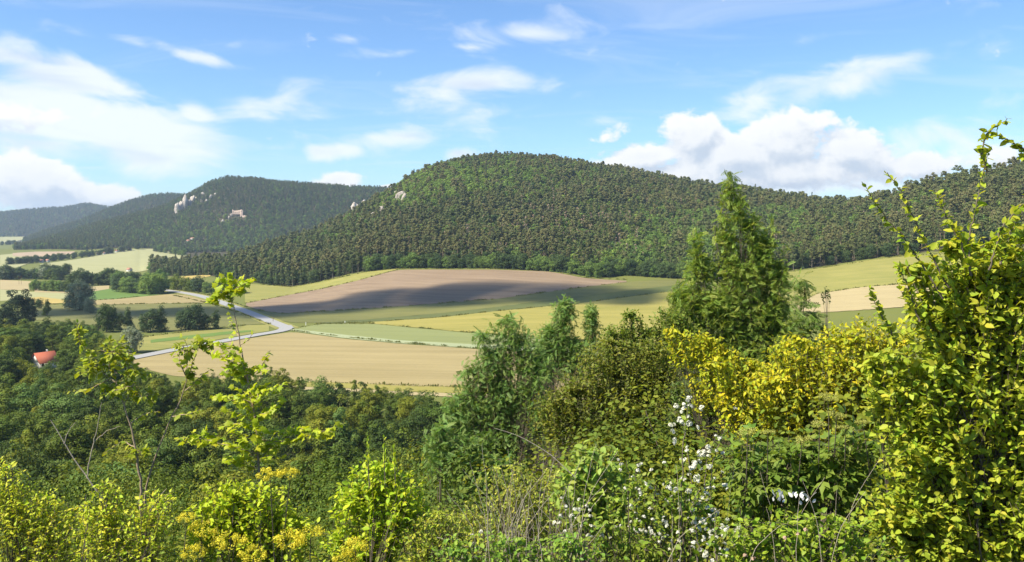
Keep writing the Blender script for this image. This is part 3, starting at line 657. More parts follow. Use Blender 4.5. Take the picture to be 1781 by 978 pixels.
def broadleaf(name, seed, Wd=9., Hh=12., low=.12, clumps=34, per=130, size=.34, cr=(.15, .25), kind='clump', shape='round', flat=.85, tint=.16, limbn=9):
    g = np.random.default_rng(seed)
    d = rand_dirs(clumps, g)
    rr = g.uniform(.55, 1.0, clumps) ** .45
    Hc = Hh * (1 - low); c = np.array([0, 0, Hh * low + Hc / 2])
    if shape == 'round': P = d * rr[:, None] * np.array([Wd * .40, Wd * .40, Hc * .46])
    elif shape == 'cone':
        z = g.random(clumps) ** 1.3; th = g.random(clumps) * 2 * pi; rad = (1 - z) ** .8 * Wd * .42 * g.uniform(.6, 1, clumps)
        P = np.column_stack([np.cos(th) * rad, np.sin(th) * rad, (z - .48) * Hc * .95])
    elif shape == 'column':
        z = g.random(clumps); th = g.random(clumps) * 2 * pi; rad = Wd * .38 * np.sin(np.clip(z, .06, .97) * pi) ** .5 * g.uniform(.4, 1, clumps)
        P = np.column_stack([np.cos(th) * rad, np.sin(th) * rad, (z - .5) * Hc * .92])
    P = P * (1 + .15 * g.normal(size=(clumps, 1))) + c
    Rr = Wd * g.uniform(*cr, clumps)
    a = Acc(); a.add(*clump_leaves(g, P, Rr, per, size, kind, flat=flat, tint=tint))
    core = rand_dirs(per * 3, g) * np.array([Wd * .28, Wd * .28, Hc * .3]) * g.random((per * 3, 1)) ** .4 + c      # inner foliage
    nn = rand_dirs(len(core), g); a.add(*place_leaves('clump', core, unit(np.cross(nn, rand_dirs(len(core), g))), nn, np.full(len(core), size * 1.6), np.full((len(core), 3), .9)))
    proto(name, a, limbs(g, Hh, .022 * Hh + .05, Hh * .8, P[g.choice(clumps, min(limbn, clumps), False)]), Hh)
def pine(name, seed, Hh=19., Wd=6., base=.5, clumps=16, per=34, size=.8, trunk_r=.2):
    g = np.random.default_rng(seed); z = base + (1 - base) * g.random(clumps) ** .8; th = g.random(clumps) * 2 * pi
    prof = np.sin(np.clip((z - base) / (1 - base) * .8 + .2, 0, 1) * pi) ** .6
    rad = prof * Wd * .42 * g.uniform(.25, 1, clumps)
    P = np.column_stack([np.cos(th) * rad, np.sin(th) * rad, z * Hh]); P[0] = (0, 0, Hh * .97)
    a = Acc(); a.add(*clump_leaves(g, P, Wd * g.uniform(.14, .24, clumps), per, size, flat=.6, tint=.1))
    proto(name, a, limbs(g, Hh, trunk_r, Hh * .96, P[g.choice(clumps, min(6, clumps), False)], .012, 5), Hh)
def spruce(name, seed, Hh=18., Wd=5.5, n=420, size=.9, base=.06):
    g = np.random.default_rng(seed); z = base + (1 - base) * g.random(n) ** 1.25; th = g.random(n) * 2 * pi
    tier = .75 + .25 * np.cos(z * 34)
    rad = (1 - z) ** .85 * Wd * .5 * tier * (1 - .55 * g.random(n) ** 2) + .08
    P = np.column_stack([np.cos(th) * rad, np.sin(th) * rad, z * Hh])
    al = unit(np.column_stack([np.cos(th), np.sin(th), np.full(n, -.45)]) + g.normal(size=(n, 3)) * .25); nor = unit(np.column_stack([np.cos(th) * .5, np.sin(th) * .5, np.ones(n)]) + g.normal(size=(n, 3)) * .3)
    col = (1 + (g.random((n, 1)) - .5) * .35) * np.ones((1, 3))
    a = Acc(); a.add(*place_leaves('clump', P - al * size * .4, al, nor, size * (.6 + .7 * g.random(n)), col))
    proto(name, a, limbs(g, Hh, .17, Hh * .97, []), Hh)
# hill trees (small in the picture)
for i in range(3):
    pine('hill_pine%d' % i, 20 + i, 17, 8.2, .42, 17, 34, .95)
    broadleaf('hill_leaf%d' % i, 30 + i, 9.5, 13, .04, 16, 34, .95, (.19, .30), limbn=4)
    spruce('hill_spruce%d' % i, 40 + i, 18, 5.5, 300, 1.0)
pine('hill_bare0', 50, 17, 5, .45, 8, 12, .7); pine('hill_bare1', 51, 15, 4.6, .4, 7, 14, .7)
for i in range(2): pine('hill_tall%d' % i, 54 + i, 21, 6.2, .62, 13, 30, .8, .24)
# forest-edge and valley trees
for i in range(4):
    broadleaf('valley_leaf%d' % i, 60 + i, 11, 12, -.08, 54, 70, .55, (.15, .22), tint=.2)
    pine('edge_pine%d' % i, 70 + i, 20, 6.5, .42, 20, 60, .6)
broadleaf('valley_cone', 80, 9.5, 13, -.06, 34, 80, .5, (.13, .2), shape='cone')
broadleaf('valley_column', 81, 5.5, 14, -.06, 26, 70, .5, (.18, .28), shape='column')
broadleaf('willow', 82, 12.5, 13, -.02, 56, 110, .5, (.13, .2), tint=.25)
for i in range(2): spruce('edge_spruce%d' % i, 85 + i, 18, 6, 900, .75)
for i in range(3): broadleaf('bank_leaf%d' % i, 110 + i, 11, 12, -.04, 60, 210, .17, (.13, .2), 'oval', tint=.24)
# woods on the slope below
for i in range(6):
    broadleaf('wood_leaf%d' % i, 90 + i, 9 + (i % 3), 12 + (i % 2) * 1.5, .04, 64 + 6 * i, 110, .32, (.085, .15), tint=.18, flat=.75)
broadleaf('wood_spire0', 97, 5.5, 13, .04, 40, 130, .28, (.12, .2), shape='cone'); broadleaf('wood_spire1', 98, 4.2, 12, .04, 34, 120, .27, (.14, .22), shape='cone')

LM = {}
LM['pine'] = leaf_mat('pine_needles', (.090, .112, .038), (.128, .140, .047), .12, .6, None, .12)
LM['pineb'] = leaf_mat('brownish_pine_needles', (.114, .120, .044), (.156, .148, .056), .12, .6, None, .12)
LM['dead'] = leaf_mat('dry_grey_twigs', (0.237, 0.169, 0.112), (0.338, 0.250, 0.175), .1, .8)
LM['spruce'] = leaf_mat('spruce_needles', (.072, .100, .040), (.105, .128, .048), .1, .6, None, .12)
LM['leaf'] = leaf_mat('forest_leaves', (.095, .165, .036), (.145, .210, .046), .22, .6, None, .12)
LM['leafb'] = leaf_mat('bright_forest_leaves', (.145, .225, .042), (.195, .265, .052), .25, .6, None, .12)
LM['leafd'] = leaf_mat('dark_forest_leaves', (.048, .082, .028), (.078, .115, .034), .2, .6, None, .12)
LM['wood'] = leaf_mat('woodland_leaves', (.072, .118, .016), (.132, .170, .022), .25, .6, None, .12)
LM['woody'] = leaf_mat('yellowish_woodland_leaves', (.150, .180, .018), (.205, .220, .024), .28, .6, None, .12)
LM['woodb'] = leaf_mat('bluish_woodland_leaves', (.050, .085, .017), (.078, .112, .020), .22, .6, None, .12)
LM['leafdd'] = leaf_mat('very_dark_leaves', (.026, .046, .020), (.034, .056, .022), .15, .6, None, .12)
LM['sage'] = leaf_mat('silvery_willow_leaves', (0.163, 0.200, 0.106), (0.225, 0.263, 0.150), .2, .55)
def set_mat(o, m):
    o.material_slots[0].link = 'OBJECT'; o.material_slots[0].material = m
for nm, (c, t, h) in PROTO.items():
    c.materials.append(LM['leaf']); t.materials.append(BARK_PINE if 'pine' in nm or 'bare' in nm else BARK)
def tree(kind, loc, hgt, mat, label, group=None, name='broadleaf_tree', wide=1.0, cat='tree'):
    c, t, hh = PROTO[kind]; s = hgt / hh
    o = thing(name, label, cat, loc, random.uniform(0, 2 * pi), group); o.scale = (s * wide, s * wide, s)
    k = obj('crown', c, o); set_mat(k, LM[mat] if isinstance(mat, str) else mat); obj('trunk', t, o)
    return o
# ------------------------------------------------------------------ forests that read as one mass
def forest(name, label, pts, kinds, scl, hidden_specs):
    """one object: points on the ground, each carrying one tree of the listed kinds"""
    lib = bpy.data.collections.new(name + '_trees')
    for i, (pk, mk) in enumerate(hidden_specs):
        c, t, h = PROTO[pk]
        a = c.copy(); a.materials.clear(); a.materials.append(LM[mk])
        # crown and stem joined so that each point carries a whole tree
        nv = len(c.vertices); V = np.zeros(nv * 3, np.float32); c.vertices.foreach_get('co', V)
        tv = np.zeros(len(t.vertices) * 3, np.float32); t.vertices.foreach_get('co', tv)
        Fa = np.zeros(len(c.loops), np.int32); c.loops.foreach_get('vertex_index', Fa); Fb = np.zeros(len(t.loops), np.int32); t.loops.foreach_get('vertex_index', Fb)
        Fb = Fb.reshape(-1, 4); Fb = np.concatenate([Fb[:, [0, 1, 2]], Fb[:, [0, 2, 3]]])
        C = np.zeros(nv * 4, np.float32); c.color_attributes['Col'].data.foreach_get('color', C); C = C.reshape(-1, 4)[:, :3]
        me = mesh('forest_tree', np.concatenate([V.reshape(-1, 3), tv.reshape(-1, 3)]), np.concatenate([Fa.reshape(-1, 3), Fb + nv]), LM[mk], np.concatenate([C, np.ones((len(tv) // 3, 3))]))
        me.materials.append(BARK_DEAD if mk == 'dead' else BARK_PALE if 'tall' in pk else t.materials[0])
        mi = np.zeros(len(me.polygons), np.int32); mi[len(Fa) // 3:] = 1; me.polygons.foreach_set('material_index', mi)
        o = bpy.data.objects.new('%s_tree_%02d' % (name, i), me); lib.objects.link(o)
    me = bpy.data.meshes.new(name); me.vertices.add(len(pts)); me.vertices.foreach_set('co', np.asarray(pts, np.float32).ravel())
    a = me.attributes.new('kind', 'INT', 'POINT'); a.data.foreach_set('value', np.asarray(kinds, np.int32))
    a = me.attributes.new('scl', 'FLOAT', 'POINT'); a.data.foreach_set('value', np.asarray(scl, np.float32))
    a = me.attributes.new('rot', 'FLOAT', 'POINT'); a.data.foreach_set('value', (rng.random(len(pts)) * 2 * pi).astype(np.float32))
    me.update()
    o = obj(name, me, kind='stuff'); o['label'] = label
    ng = bpy.data.node_groups.new(name, 'GeometryNodeTree')
    ng.interface.new_socket('Geometry', in_out='INPUT', socket_type='NodeSocketGeometry'); ng.interface.new_socket('Geometry', in_out='OUTPUT', socket_type='NodeSocketGeometry')
    N = ng.nodes; L = ng.links; gi = N.new('NodeGroupInput'); go = N.new('NodeGroupOutput')
    ci = N.new('GeometryNodeCollectionInfo'); ci.inputs['Collection'].default_value = lib; ci.inputs['Separate Children'].default_value = True; ci.inputs['Reset Children'].default_value = True
    ip = N.new('GeometryNodeInstanceOnPoints'); ip.inputs['Pick Instance'].default_value = True
    def attr(nm, typ):
        n = N.new('GeometryNodeInputNamedAttribute'); n.data_type = typ; n.inputs['Name'].default_value = nm; return n.outputs['Attribute']
    L.new(gi.outputs[0], ip.inputs['Points']); L.new(ci.outputs[0], ip.inputs['Instance']); L.new(attr('kind', 'INT'), ip.inputs['Instance Index'])
    cx = N.new('ShaderNodeCombineXYZ'); L.new(attr('rot', 'FLOAT'), cx.inputs[2])
    L.new(cx.outputs[0], ip.inputs['Rotation']); L.new(attr('scl', 'FLOAT'), ip.inputs['Scale']); L.new(ip.outputs[0], go.inputs[0])
    md = o.modifiers.new('trees', 'NODES'); md.node_group = ng
    return o
def scatter(x0, x1, y0, y1, s, seed):
    g = np.random.default_rng(seed)
    X, Yv = np.meshgrid(np.arange(x0, x1, s, float), np.arange(y0, y1, s, float)); X[1::2] += s / 2
    return (X + g.uniform(-.42, .42, X.shape) * s).ravel(), (Yv + g.uniform(-.42, .42, X.shape) * s).ravel()
def pxy(x, Y, up=8): return CX + F * x / Y, Y0 + (CAMZ - H(x, Y) - up) / Y * F
SPEC = [('hill_pine0', 'pine'), ('hill_pine1', 'pine'), ('hill_pine2', 'pineb'), ('hill_pine0', 'pineb'), ('hill_spruce0', 'spruce'), ('hill_spruce1', 'spruce'),
        ('hill_leaf0', 'leaf'), ('hill_leaf1', 'leaf'), ('hill_leaf2', 'leafb'), ('hill_leaf1', 'leafb'), ('hill_leaf0', 'leafd'), ('hill_leaf2', 'leafd'), ('hill_bare0', 'dead'), ('hill_bare1', 'dead'), ('hill_tall0', 'pine'), ('hill_tall1', 'pineb')]
PINE, PINEB, SPR, LF, LFB, LFD, DEAD, TALL = (0, 1), (2, 3), (4, 5), (6, 7), (8, 9), (10, 11), (12, 13), (14, 15)
def pick(g, n, probs):
    """probs: list of (pair, weight array)"""
    w = np.stack([np.broadcast_to(p, n) for _, p in probs], 1).astype(float); w = np.maximum(w, 0); w = np.cumsum(w, 1) / w.sum(1, keepdims=True)
    k = (g.random(n)[:, None] > w).sum(1).clip(0, len(probs) - 1)
    return np.array([p for p, _ in probs])[k, g.integers(0, 2, n)]
def bumpf(v, c, r): return np.exp(-((v - c) / r) ** 2)
def keep_clear(x, Y):
    m = np.ones(len(x), bool)
    for (cx_, cy_, cr) in CLIFFS: m &= ((x - cx_) ** 2 + (Y - cy_) ** 2) > cr * cr
    return m
def central_forest():
    g = np.random.default_rng(5)
    x, Y = scatter(-700, 1150, 640, 1700, 5.5, 5)
    px = CX + F * x / Y; ed = edge_depth(px); rid = interp_tab(RIDGE_Y, px)
    m = (px > 262) & (px < 1960) & (Y > ed + 9) & (Y < rid + 45) & keep_clear(x, Y)
    m &= ~((px < 300) & (Y < 1100))
    x, Y, px, ed = x[m], Y[m], px[m], ed[m]; n = len(x)
    _, py = pxy(x, Y); t = Y - ed
    nz = fbm(x / 130, Y / 150, 31) * 3.4; nz2 = fbm(x / 70, Y / 90, 33) * 3.2
    right = np.clip((px - 1120) / 120, 0, 1); left = np.clip((640 - px) / 160, 0, 1)
    lower = np.clip(1 - t / 45, 0, 1)
    green_top = bumpf(px, 800, 170) * bumpf(py, 312, 22) * 1.6 + bumpf(px, 720, 60) * bumpf(py, 330, 30)
    green_right = bumpf(px, 1180, 130) * bumpf(py, 420, 40) * 1.5 + bumpf(px, 1380, 80) * bumpf(py, 400, 22) + bumpf(px, 1090, 70) * bumpf(py, 448, 22) * 1.3
    brown = bumpf(px, 1020, 80) * bumpf(py, 395, 38) + bumpf(px, 820, 110) * bumpf(py, 410, 22) * .5 + bumpf(px, 960, 60) * bumpf(py, 372, 25) * .6
    rdg = np.clip((Y - interp_tab(RIDGE_Y, px) + 70) / 40, 0, 1)
    tallb = 1.2 * rdg * (px > 1570) + np.clip((t - 14) / 10, 0, 1) * np.clip((150 - t) / 60, 0, 1) * (np.clip((px - 560) / 60, 0, 1) * np.clip((1090 - px) / 60, 0, 1) + (px > 1300) * .8)
    P = [(PINE, .9 + .5 * right + nz * .6 - nz2 * .6), (PINEB, .75 * (1 - .55 * right) * (1 - .5 * left) + nz2 * .9), (SPR, .25 + .7 * left + nz * .3),
         (LF, .52 + 3.2 * green_right + 1.8 * green_top + lower * .6 - nz * .5), (LFB, .10 + 3.2 * green_top + 1.6 * green_right - nz * .25), (LFD, .45 + lower * 2.2 * (1 - left)), (DEAD, .03 + brown * 1.5 * (nz2 > -.35)), (TALL, 3.0 * tallb)]
    k = pick(g, n, P); s = np.clip(g.normal(.92, .2, n) + nz2 * .16, .45, 1.4) * np.where(lower > .3, .9, 1.0) * (1 - .25 * np.clip((py - 300) / -40, 0, 1))
    forest('forest', 'mixed pine and broadleaf forest covering the central and right hills', np.column_stack([x, Y, H(x, Y) - .3]), k, s, SPEC)
def far_forests():
    g = np.random.default_rng(8)
    x, Y = scatter(-1900, 250, 2120, 2985, 8.6, 8)
    px = CX + F * x / Y; _, py = pxy(x, Y)
    base = np.maximum(interp_tab(RIDGE_Y, px) + 850, 2120)
    m = (px > 25) & (px < 760) & (Y > base + 10) & keep_clear(x, Y); x, Y, px, py = x[m], Y[m], px[m], py[m]; n = len(x)
    nz = fbm(x / 160, Y / 160, 41) * 2.4
    grn = bumpf(px, 340, 90) * bumpf(py, 415, 30) + bumpf(px, 430, 90) * bumpf(py, 395, 25) * .8
    k = pick(g, n, [(PINE, .8 + nz * .4), (SPR, 1.0 + nz * .4), (LFD, .7 - nz * .4), (LF, .25 + 1.1 * grn - nz * .4), (LFB, .06 + .6 * grn)])
    forest('hill_forest', 'dark forest covering the hill with the cliffs and ruin', np.column_stack([x, Y, H(x, Y) - .3]), k, g.uniform(.7, 1.1, n), SPEC)
    x, Y = scatter(-2700, 0, 3400, 4080, 13, 9); px = CX + F * x / Y
    m = (px > 40) & (px < 480); x, Y = x[m], Y[m]; n = len(x)
    x2, Y2 = scatter(-4200, -900, 4750, 5690, 17, 10); px2 = CX + F * x2 / Y2
    m = (px2 > -160) & (px2 < 420); x2, Y2 = x2[m], Y2[m]
    x = np.concatenate([x, x2]); Y = np.concatenate([Y, Y2]); n = len(x); nz = fbm(x / 300, Y / 300, 51) * 2
    k = pick(g, n, [(PINE, .8 + nz * .3), (SPR, 1.0), (LFD, .8 - nz * .4), (LF, .15 - nz * .2)])
    sc = g.uniform(.85, 1.15, n) * np.where(Y > 4500, 1.5, 1.2)
    forest('distant_forest', 'bluish forest on the far left hills', np.column_stack([x, Y, H(x, Y) - .3]), k, sc, SPEC)

# ---- the front rows of the forest, tree by tree
def edge_trees():
    g = np.random.default_rng(15); px = 300.0; n = 0
    while px < 1600 and n < 290:
        Y = float(edge_depth(px)); left = px < 640; right = px > 1220
        for row in range(2):
            Yr = Y + 2 + row * 6 + g.uniform(-1.5, 1.5); pr = px + g.uniform(-2, 2); x = (pr - CX) / F * Yr; z = float(H(x, Yr)) - .2
            u = g.random()
            if left: kd, mt, h, nm = (('edge_spruce%d' % g.integers(2), 'spruce', g.uniform(13, 20), 'spruce_tree') if u < .45 else ('edge_pine%d' % g.integers(4), 'pine', g.uniform(14, 20), 'pine_tree') if u < .8 else ('valley_leaf%d' % g.integers(4), 'leafd', g.uniform(8, 13), 'broadleaf_tree'))
            elif right: kd, mt, h, nm = (('edge_pine%d' % g.integers(4), 'pine', g.uniform(14, 19), 'pine_tree') if u < .7 else ('valley_leaf%d' % g.integers(4), 'leafd', g.uniform(7, 12), 'broadleaf_tree'))
            else: kd, mt, h, nm = (('valley_leaf%d' % g.integers(4), 'leafd' if u < .5 else 'leaf', g.uniform(8, 14), 'broadleaf_tree') if u < .78 or row == 0 else ('edge_pine%d' % g.integers(4), 'pineb', g.uniform(15, 20), 'pine_tree'))
            where = 'left of the ploughed field' if left else 'above the right hand meadow' if right else 'above the ploughed field'
            lab = {'spruce_tree': 'dark spruce in the front row of the forest ', 'pine_tree': 'tall pine in the front row of the forest ', 'broadleaf_tree': 'dark leafy tree in the front row of the forest '}[nm] + where
            tree(kd, (x, Yr, z), h, mt, lab, nm.replace('_', ' ') + 's at the forest edge ' + where, nm, g.uniform(.85, 1.2)); n += 1
        px += F / Y * g.uniform(5.5, 8.0) * (.9 if left else 1.0)
edge_trees()

# ---- valley trees: rows given by the foot line in the photo
def row(pts, n, hpx, kinds, mats, label, group, seed, name='hedgerow_tree', wide=(.9, 1.25), jit=3., depth=0.0):
    g = np.random.default_rng(seed); P = np.array(pts, float); d = np.concatenate([[0], np.cumsum(np.hypot(*np.diff(P, axis=0).T))])
    ordw = ['leftmost', 'second from left', 'third from left', 'fourth from left', 'fifth from left', 'sixth from left', 'seventh from left', 'eighth from left', 'ninth from left', 'tenth from left', 'eleventh from left', 'twelfth from left']
    for i in range(n):
        lab = label + ', ' + (ordw[i] if i < min(12, (n + 1) // 2) else ordw[n - 1 - i].replace('left', 'right'))
        s = (i + .5 + g.uniform(-.35, .35)) / n * d[-1]; px = np.interp(s, d, P[:, 0]); py = np.interp(s, d, P[:, 1]) + g.uniform(-1, 1) * depth
        q = hitp(px, py); h = g.uniform(*hpx) / F * q[1]
        tree(kinds[g.integers(len(kinds))], (q[0], q[1], q[2] - .2), h, mats[g.integers(len(mats))], lab, group, name, g.uniform(*wide))
VL = ['valley_leaf0', 'valley_leaf1', 'valley_leaf2', 'valley_leaf3']
row([(200, 507), (230, 510), (262, 512), (288, 508)], 9, (20, 34), VL, ['leaf', 'leafd', 'leafb'], 'leafy tree in the copse left of the upper road end', 'copse at the upper road end', 101)
row([(205, 500), (240, 500), (285, 500)], 7, (18, 30), VL, ['leaf', 'leafd'], 'back row tree in the copse at the upper road end', 'copse at the upper road end', 102)
row([(294, 503), (330, 507), (370, 511), (425, 512)], 11, (18, 30), VL, ['leaf', 'leafd', 'wood'], 'leafy tree in the hedgerow above the upper road', 'hedgerow above the upper road', 103)
row([(262, 486), (290, 480), (320, 474)], 9, (18, 26), ['edge_pine0', 'edge_pine1', 'edge_spruce0'], ['pine', 'spruce'], 'pine at the low left tip of the central forest', 'pines at the forest tip', 104, 'pine_tree', (.9, 1.1))
row([(52, 505), (90, 507), (125, 508)], 9, (14, 22), VL, ['leafd', 'leaf', 'woodb'], 'dark leafy tree in the hedge behind the pale willow', 'hedge behind the pale willow', 105)
row([(120, 497), (150, 497), (190, 496), (215, 497)], 12, (20, 30), VL + ['edge_spruce0'], ['leafd', 'woodb', 'leafd'], 'dark tree in the belt behind the vivid green field', 'tree belt behind the vivid green field', 106)
row([(0, 487), (40, 486), (75, 486), (110, 488)], 14, (14, 26), VL + ['willow'], ['leafd', 'leaf', 'sage', 'woodb'], 'leafy tree in the wide hedge at the left valley edge', 'hedge at the left valley edge', 107)
row([(70, 478), (95, 477), (118, 478)], 6, (14, 20), VL, ['leafd', 'woodb'], 'dark leafy tree behind the left valley hedge', 'trees behind the left valley hedge', 108)
row([(12, 461), (40, 459), (80, 456), (120, 451)], 16, (9, 14), VL, ['leafd', 'woodb'], 'far dark tree in the row below the pinkish field', 'tree row below the pinkish field', 109)
row([(125, 451), (160, 446), (200, 440), (240, 434)], 24, (8, 13), VL + ['edge_pine0'], ['spruce', 'leafd'], 'far dark tree in the row along the big pale field', 'tree row along the big pale field', 110, jit=1.)
row([(270, 438), (300, 442), (322, 446)], 7, (9, 14), VL, ['leaf', 'leafd'], 'small tree at the right end of the big pale field', 'trees at the end of the big pale field', 111)
row([(2, 427), (12, 426), (27, 425)], 4, (5, 8), VL, ['leafd', 'woodb'], 'tiny dark tree in the far valley gap', 'trees in the far valley gap', 112)
def one(px, y, hpx, kind, mat, label, wide=1.0, name='broadleaf_tree', cat='tree'):
    q = hitp(px, y); return tree(kind, (q[0], q[1], q[2] - .2), hpx / F * q[1], LM[mat], label, None, name, wide, cat)
one(138, 540, 50, 'willow', 'sage', 'large pale silvery willow standing in the left valley fields', 1.05)
one(156, 545, 28, 'valley_leaf1', 'sage', 'smaller pale tree at the right foot of the silvery willow', .8)
one(120, 536, 20, 'valley_leaf2', 'leafd', 'dark rounded tree at the left foot of the silvery willow', 1.1)
one(228, 614, 44, 'willow', 'sage', 'round silvery green bush beside the pale side road', .95, 'bush', 'bush')
one(30, 588, 78, 'wood_leaf1', 'leafdd', 'big dark tree at the left edge above the woods', .95)
one(48, 570, 52, 'wood_leaf3', 'leafdd', 'dark tree right against the big dark tree at the left edge', .9)
one(10, 600, 70, 'wood_leaf0', 'leafdd', 'dark tree cut by the left picture edge', .9)
one(15, 512, 7, 'valley_leaf0', 'leafd', 'small lone bush in the tan field at the left edge', 1.3, 'bush', 'bush')
one(56, 528, 8, 'valley_leaf2', 'leafd', 'small round bush beside the golden strip', 1.2, 'bush', 'bush')
one(68, 537, 18, 'valley_leaf1', 'leafd', 'dark upright bush right of the big dark tree', .8, 'bush', 'bush')
one(82, 549, 26, 'valley_cone', 'wood', 'pointed dark green tree below the golden strip', 1.1)
one(186, 578, 48, 'valley_leaf3', 'woodb', 'thin greyish tree left of the row of dark trees', .75)
one(172, 575, 30, 'valley_column', 'woodb', 'narrow greyish tree below the silvery willow', 1.0)
one(222, 576, 38, 'valley_cone', 'leafd', 'pointed dark tree, leftmost of the row in the shaded field', 1.0)
one(206, 574, 28, 'valley_leaf0', 'leafd', 'dark rounded bush at the left end of the row in the shaded field', 1.0, 'bush', 'bush')
one(247, 577, 28, 'valley_column', 'leafd', 'narrow dark tree second in the row in the shaded field', 1.1)
one(262, 578, 38, 'valley_leaf2', 'leafd', 'broad dark tree in the middle of the row in the shaded field', 1.0)
one(280, 577, 42, 'valley_cone', 'leafd', 'tall pointed dark tree right of the middle of the row in the shaded field', 1.05)
one(322, 574, 36, 'valley_leaf1', 'leafd', 'dark tree at the left of the clump nearest the upper road', 1.0)
one(338, 574, 44, 'valley_leaf3', 'leafd', 'tallest dark tree of the clump nearest the upper road', .9)
one(356, 573, 24, 'valley_leaf0', 'leafd', 'low dark bush in the clump nearest the upper road', 1.3, 'bush', 'bush')
one(375, 573, 40, 'valley_column', 'leafd', 'narrow dark tree at the right of the clump nearest the upper road', 1.1)
# ---- the woods on the slope below the viewpoint
def woods():
    g = np.random.default_rng(77); lim = [(-60, 540), (0, 552), (60, 560), (85, 552), (150, 560), (185, 575), (205, 610), (240, 640), (300, 655), (350, 650), (430, 648), (470, 640), (560, 655), (600, 668), (640, 668), (700, 672), (760, 690), (830, 700), (900, 720)]
    pts = []
    Y = 565.0
    while Y > 78:
        step = 8.2 if Y > 120 else 7.2; x = -.66 * Y
        while x < .02 * Y + 6:
            xx, yy = x + g.uniform(-3, 3), Y + g.uniform(-3.2, 3.2); px = CX + F * xx / yy
            yl = interp_tab(lim, px) + g.uniform(0, 14); zt = CAMZ - (yl - Y0) / F * yy; z = float(H(xx, yy)); h = min(zt - z, g.uniform(7.5, 15.5))
            if h > 4.5 and -70 < px < 900 and (yy < 395 or (px < 215 and yy < 470) or px < 150): pts.append((xx, yy, z, h, px))
            x += step * g.uniform(.85, 1.25)
        Y -= step * .95
    # those whose tops can be seen: keep a tree if its top stands above everything nearer in its column
    pts.sort(key=lambda p: p[1]); hor = {}; keep = []
    house = hitp(76, 636)
    for (x, Y, z, h, px) in pts:
        top = Y0 + (CAMZ - z - h) / Y * F; w = 3.2 / Y * F; cols = range(int((px - w) // 6), int((px + w) // 6) + 1)
        if (top < 1010) and any(top < hor.get(c, 1e9) - .12 * h / Y * F for c in cols) and not (abs(px - 78) < 25 and Y < house[1] + 6 and top < 622) and math.hypot(x - house[0], Y - house[1]) > 8:
            keep.append((x, Y, z, h, px))
            for c in cols: hor[c] = min(hor.get(c, 1e9), top)
    return keep
WOOD_PTS = woods()
print('woods', len(WOOD_PTS))
gw = np.random.default_rng(3)
for (x, Y, z, h, px) in WOOD_PTS:
    u = gw.random(); kd = 'wood_leaf%d' % gw.integers(6); mt = 'wood' if u < .55 else 'woodb' if u < .78 else 'woody' if u < .93 else 'leaf'
    if px > 470 and u < .35 and h > 7: kd = 'wood_spire%d' % gw.integers(2)
    zone = 'left of the red roof' if px < 60 else 'between the red roof and the side road' if px < 240 and Y > 240 else 'below the grain field' if Y > 180 else 'on the near slope'
    tone = {'wood': 'green', 'woodb': 'bluish green', 'woody': 'yellowish green', 'leaf': 'mid green'}[mt]
    shp = 'pointed' if 'spire' in kd else 'rounded'
    tree(kd, (x, Y, z - .3), h, mt, '%s %s tree in the woods %s' % (tone, shp, zone), '%s %s trees in the woods %s' % (tone, shp, zone), 'woodland_tree', gw.uniform(.85, 1.2))
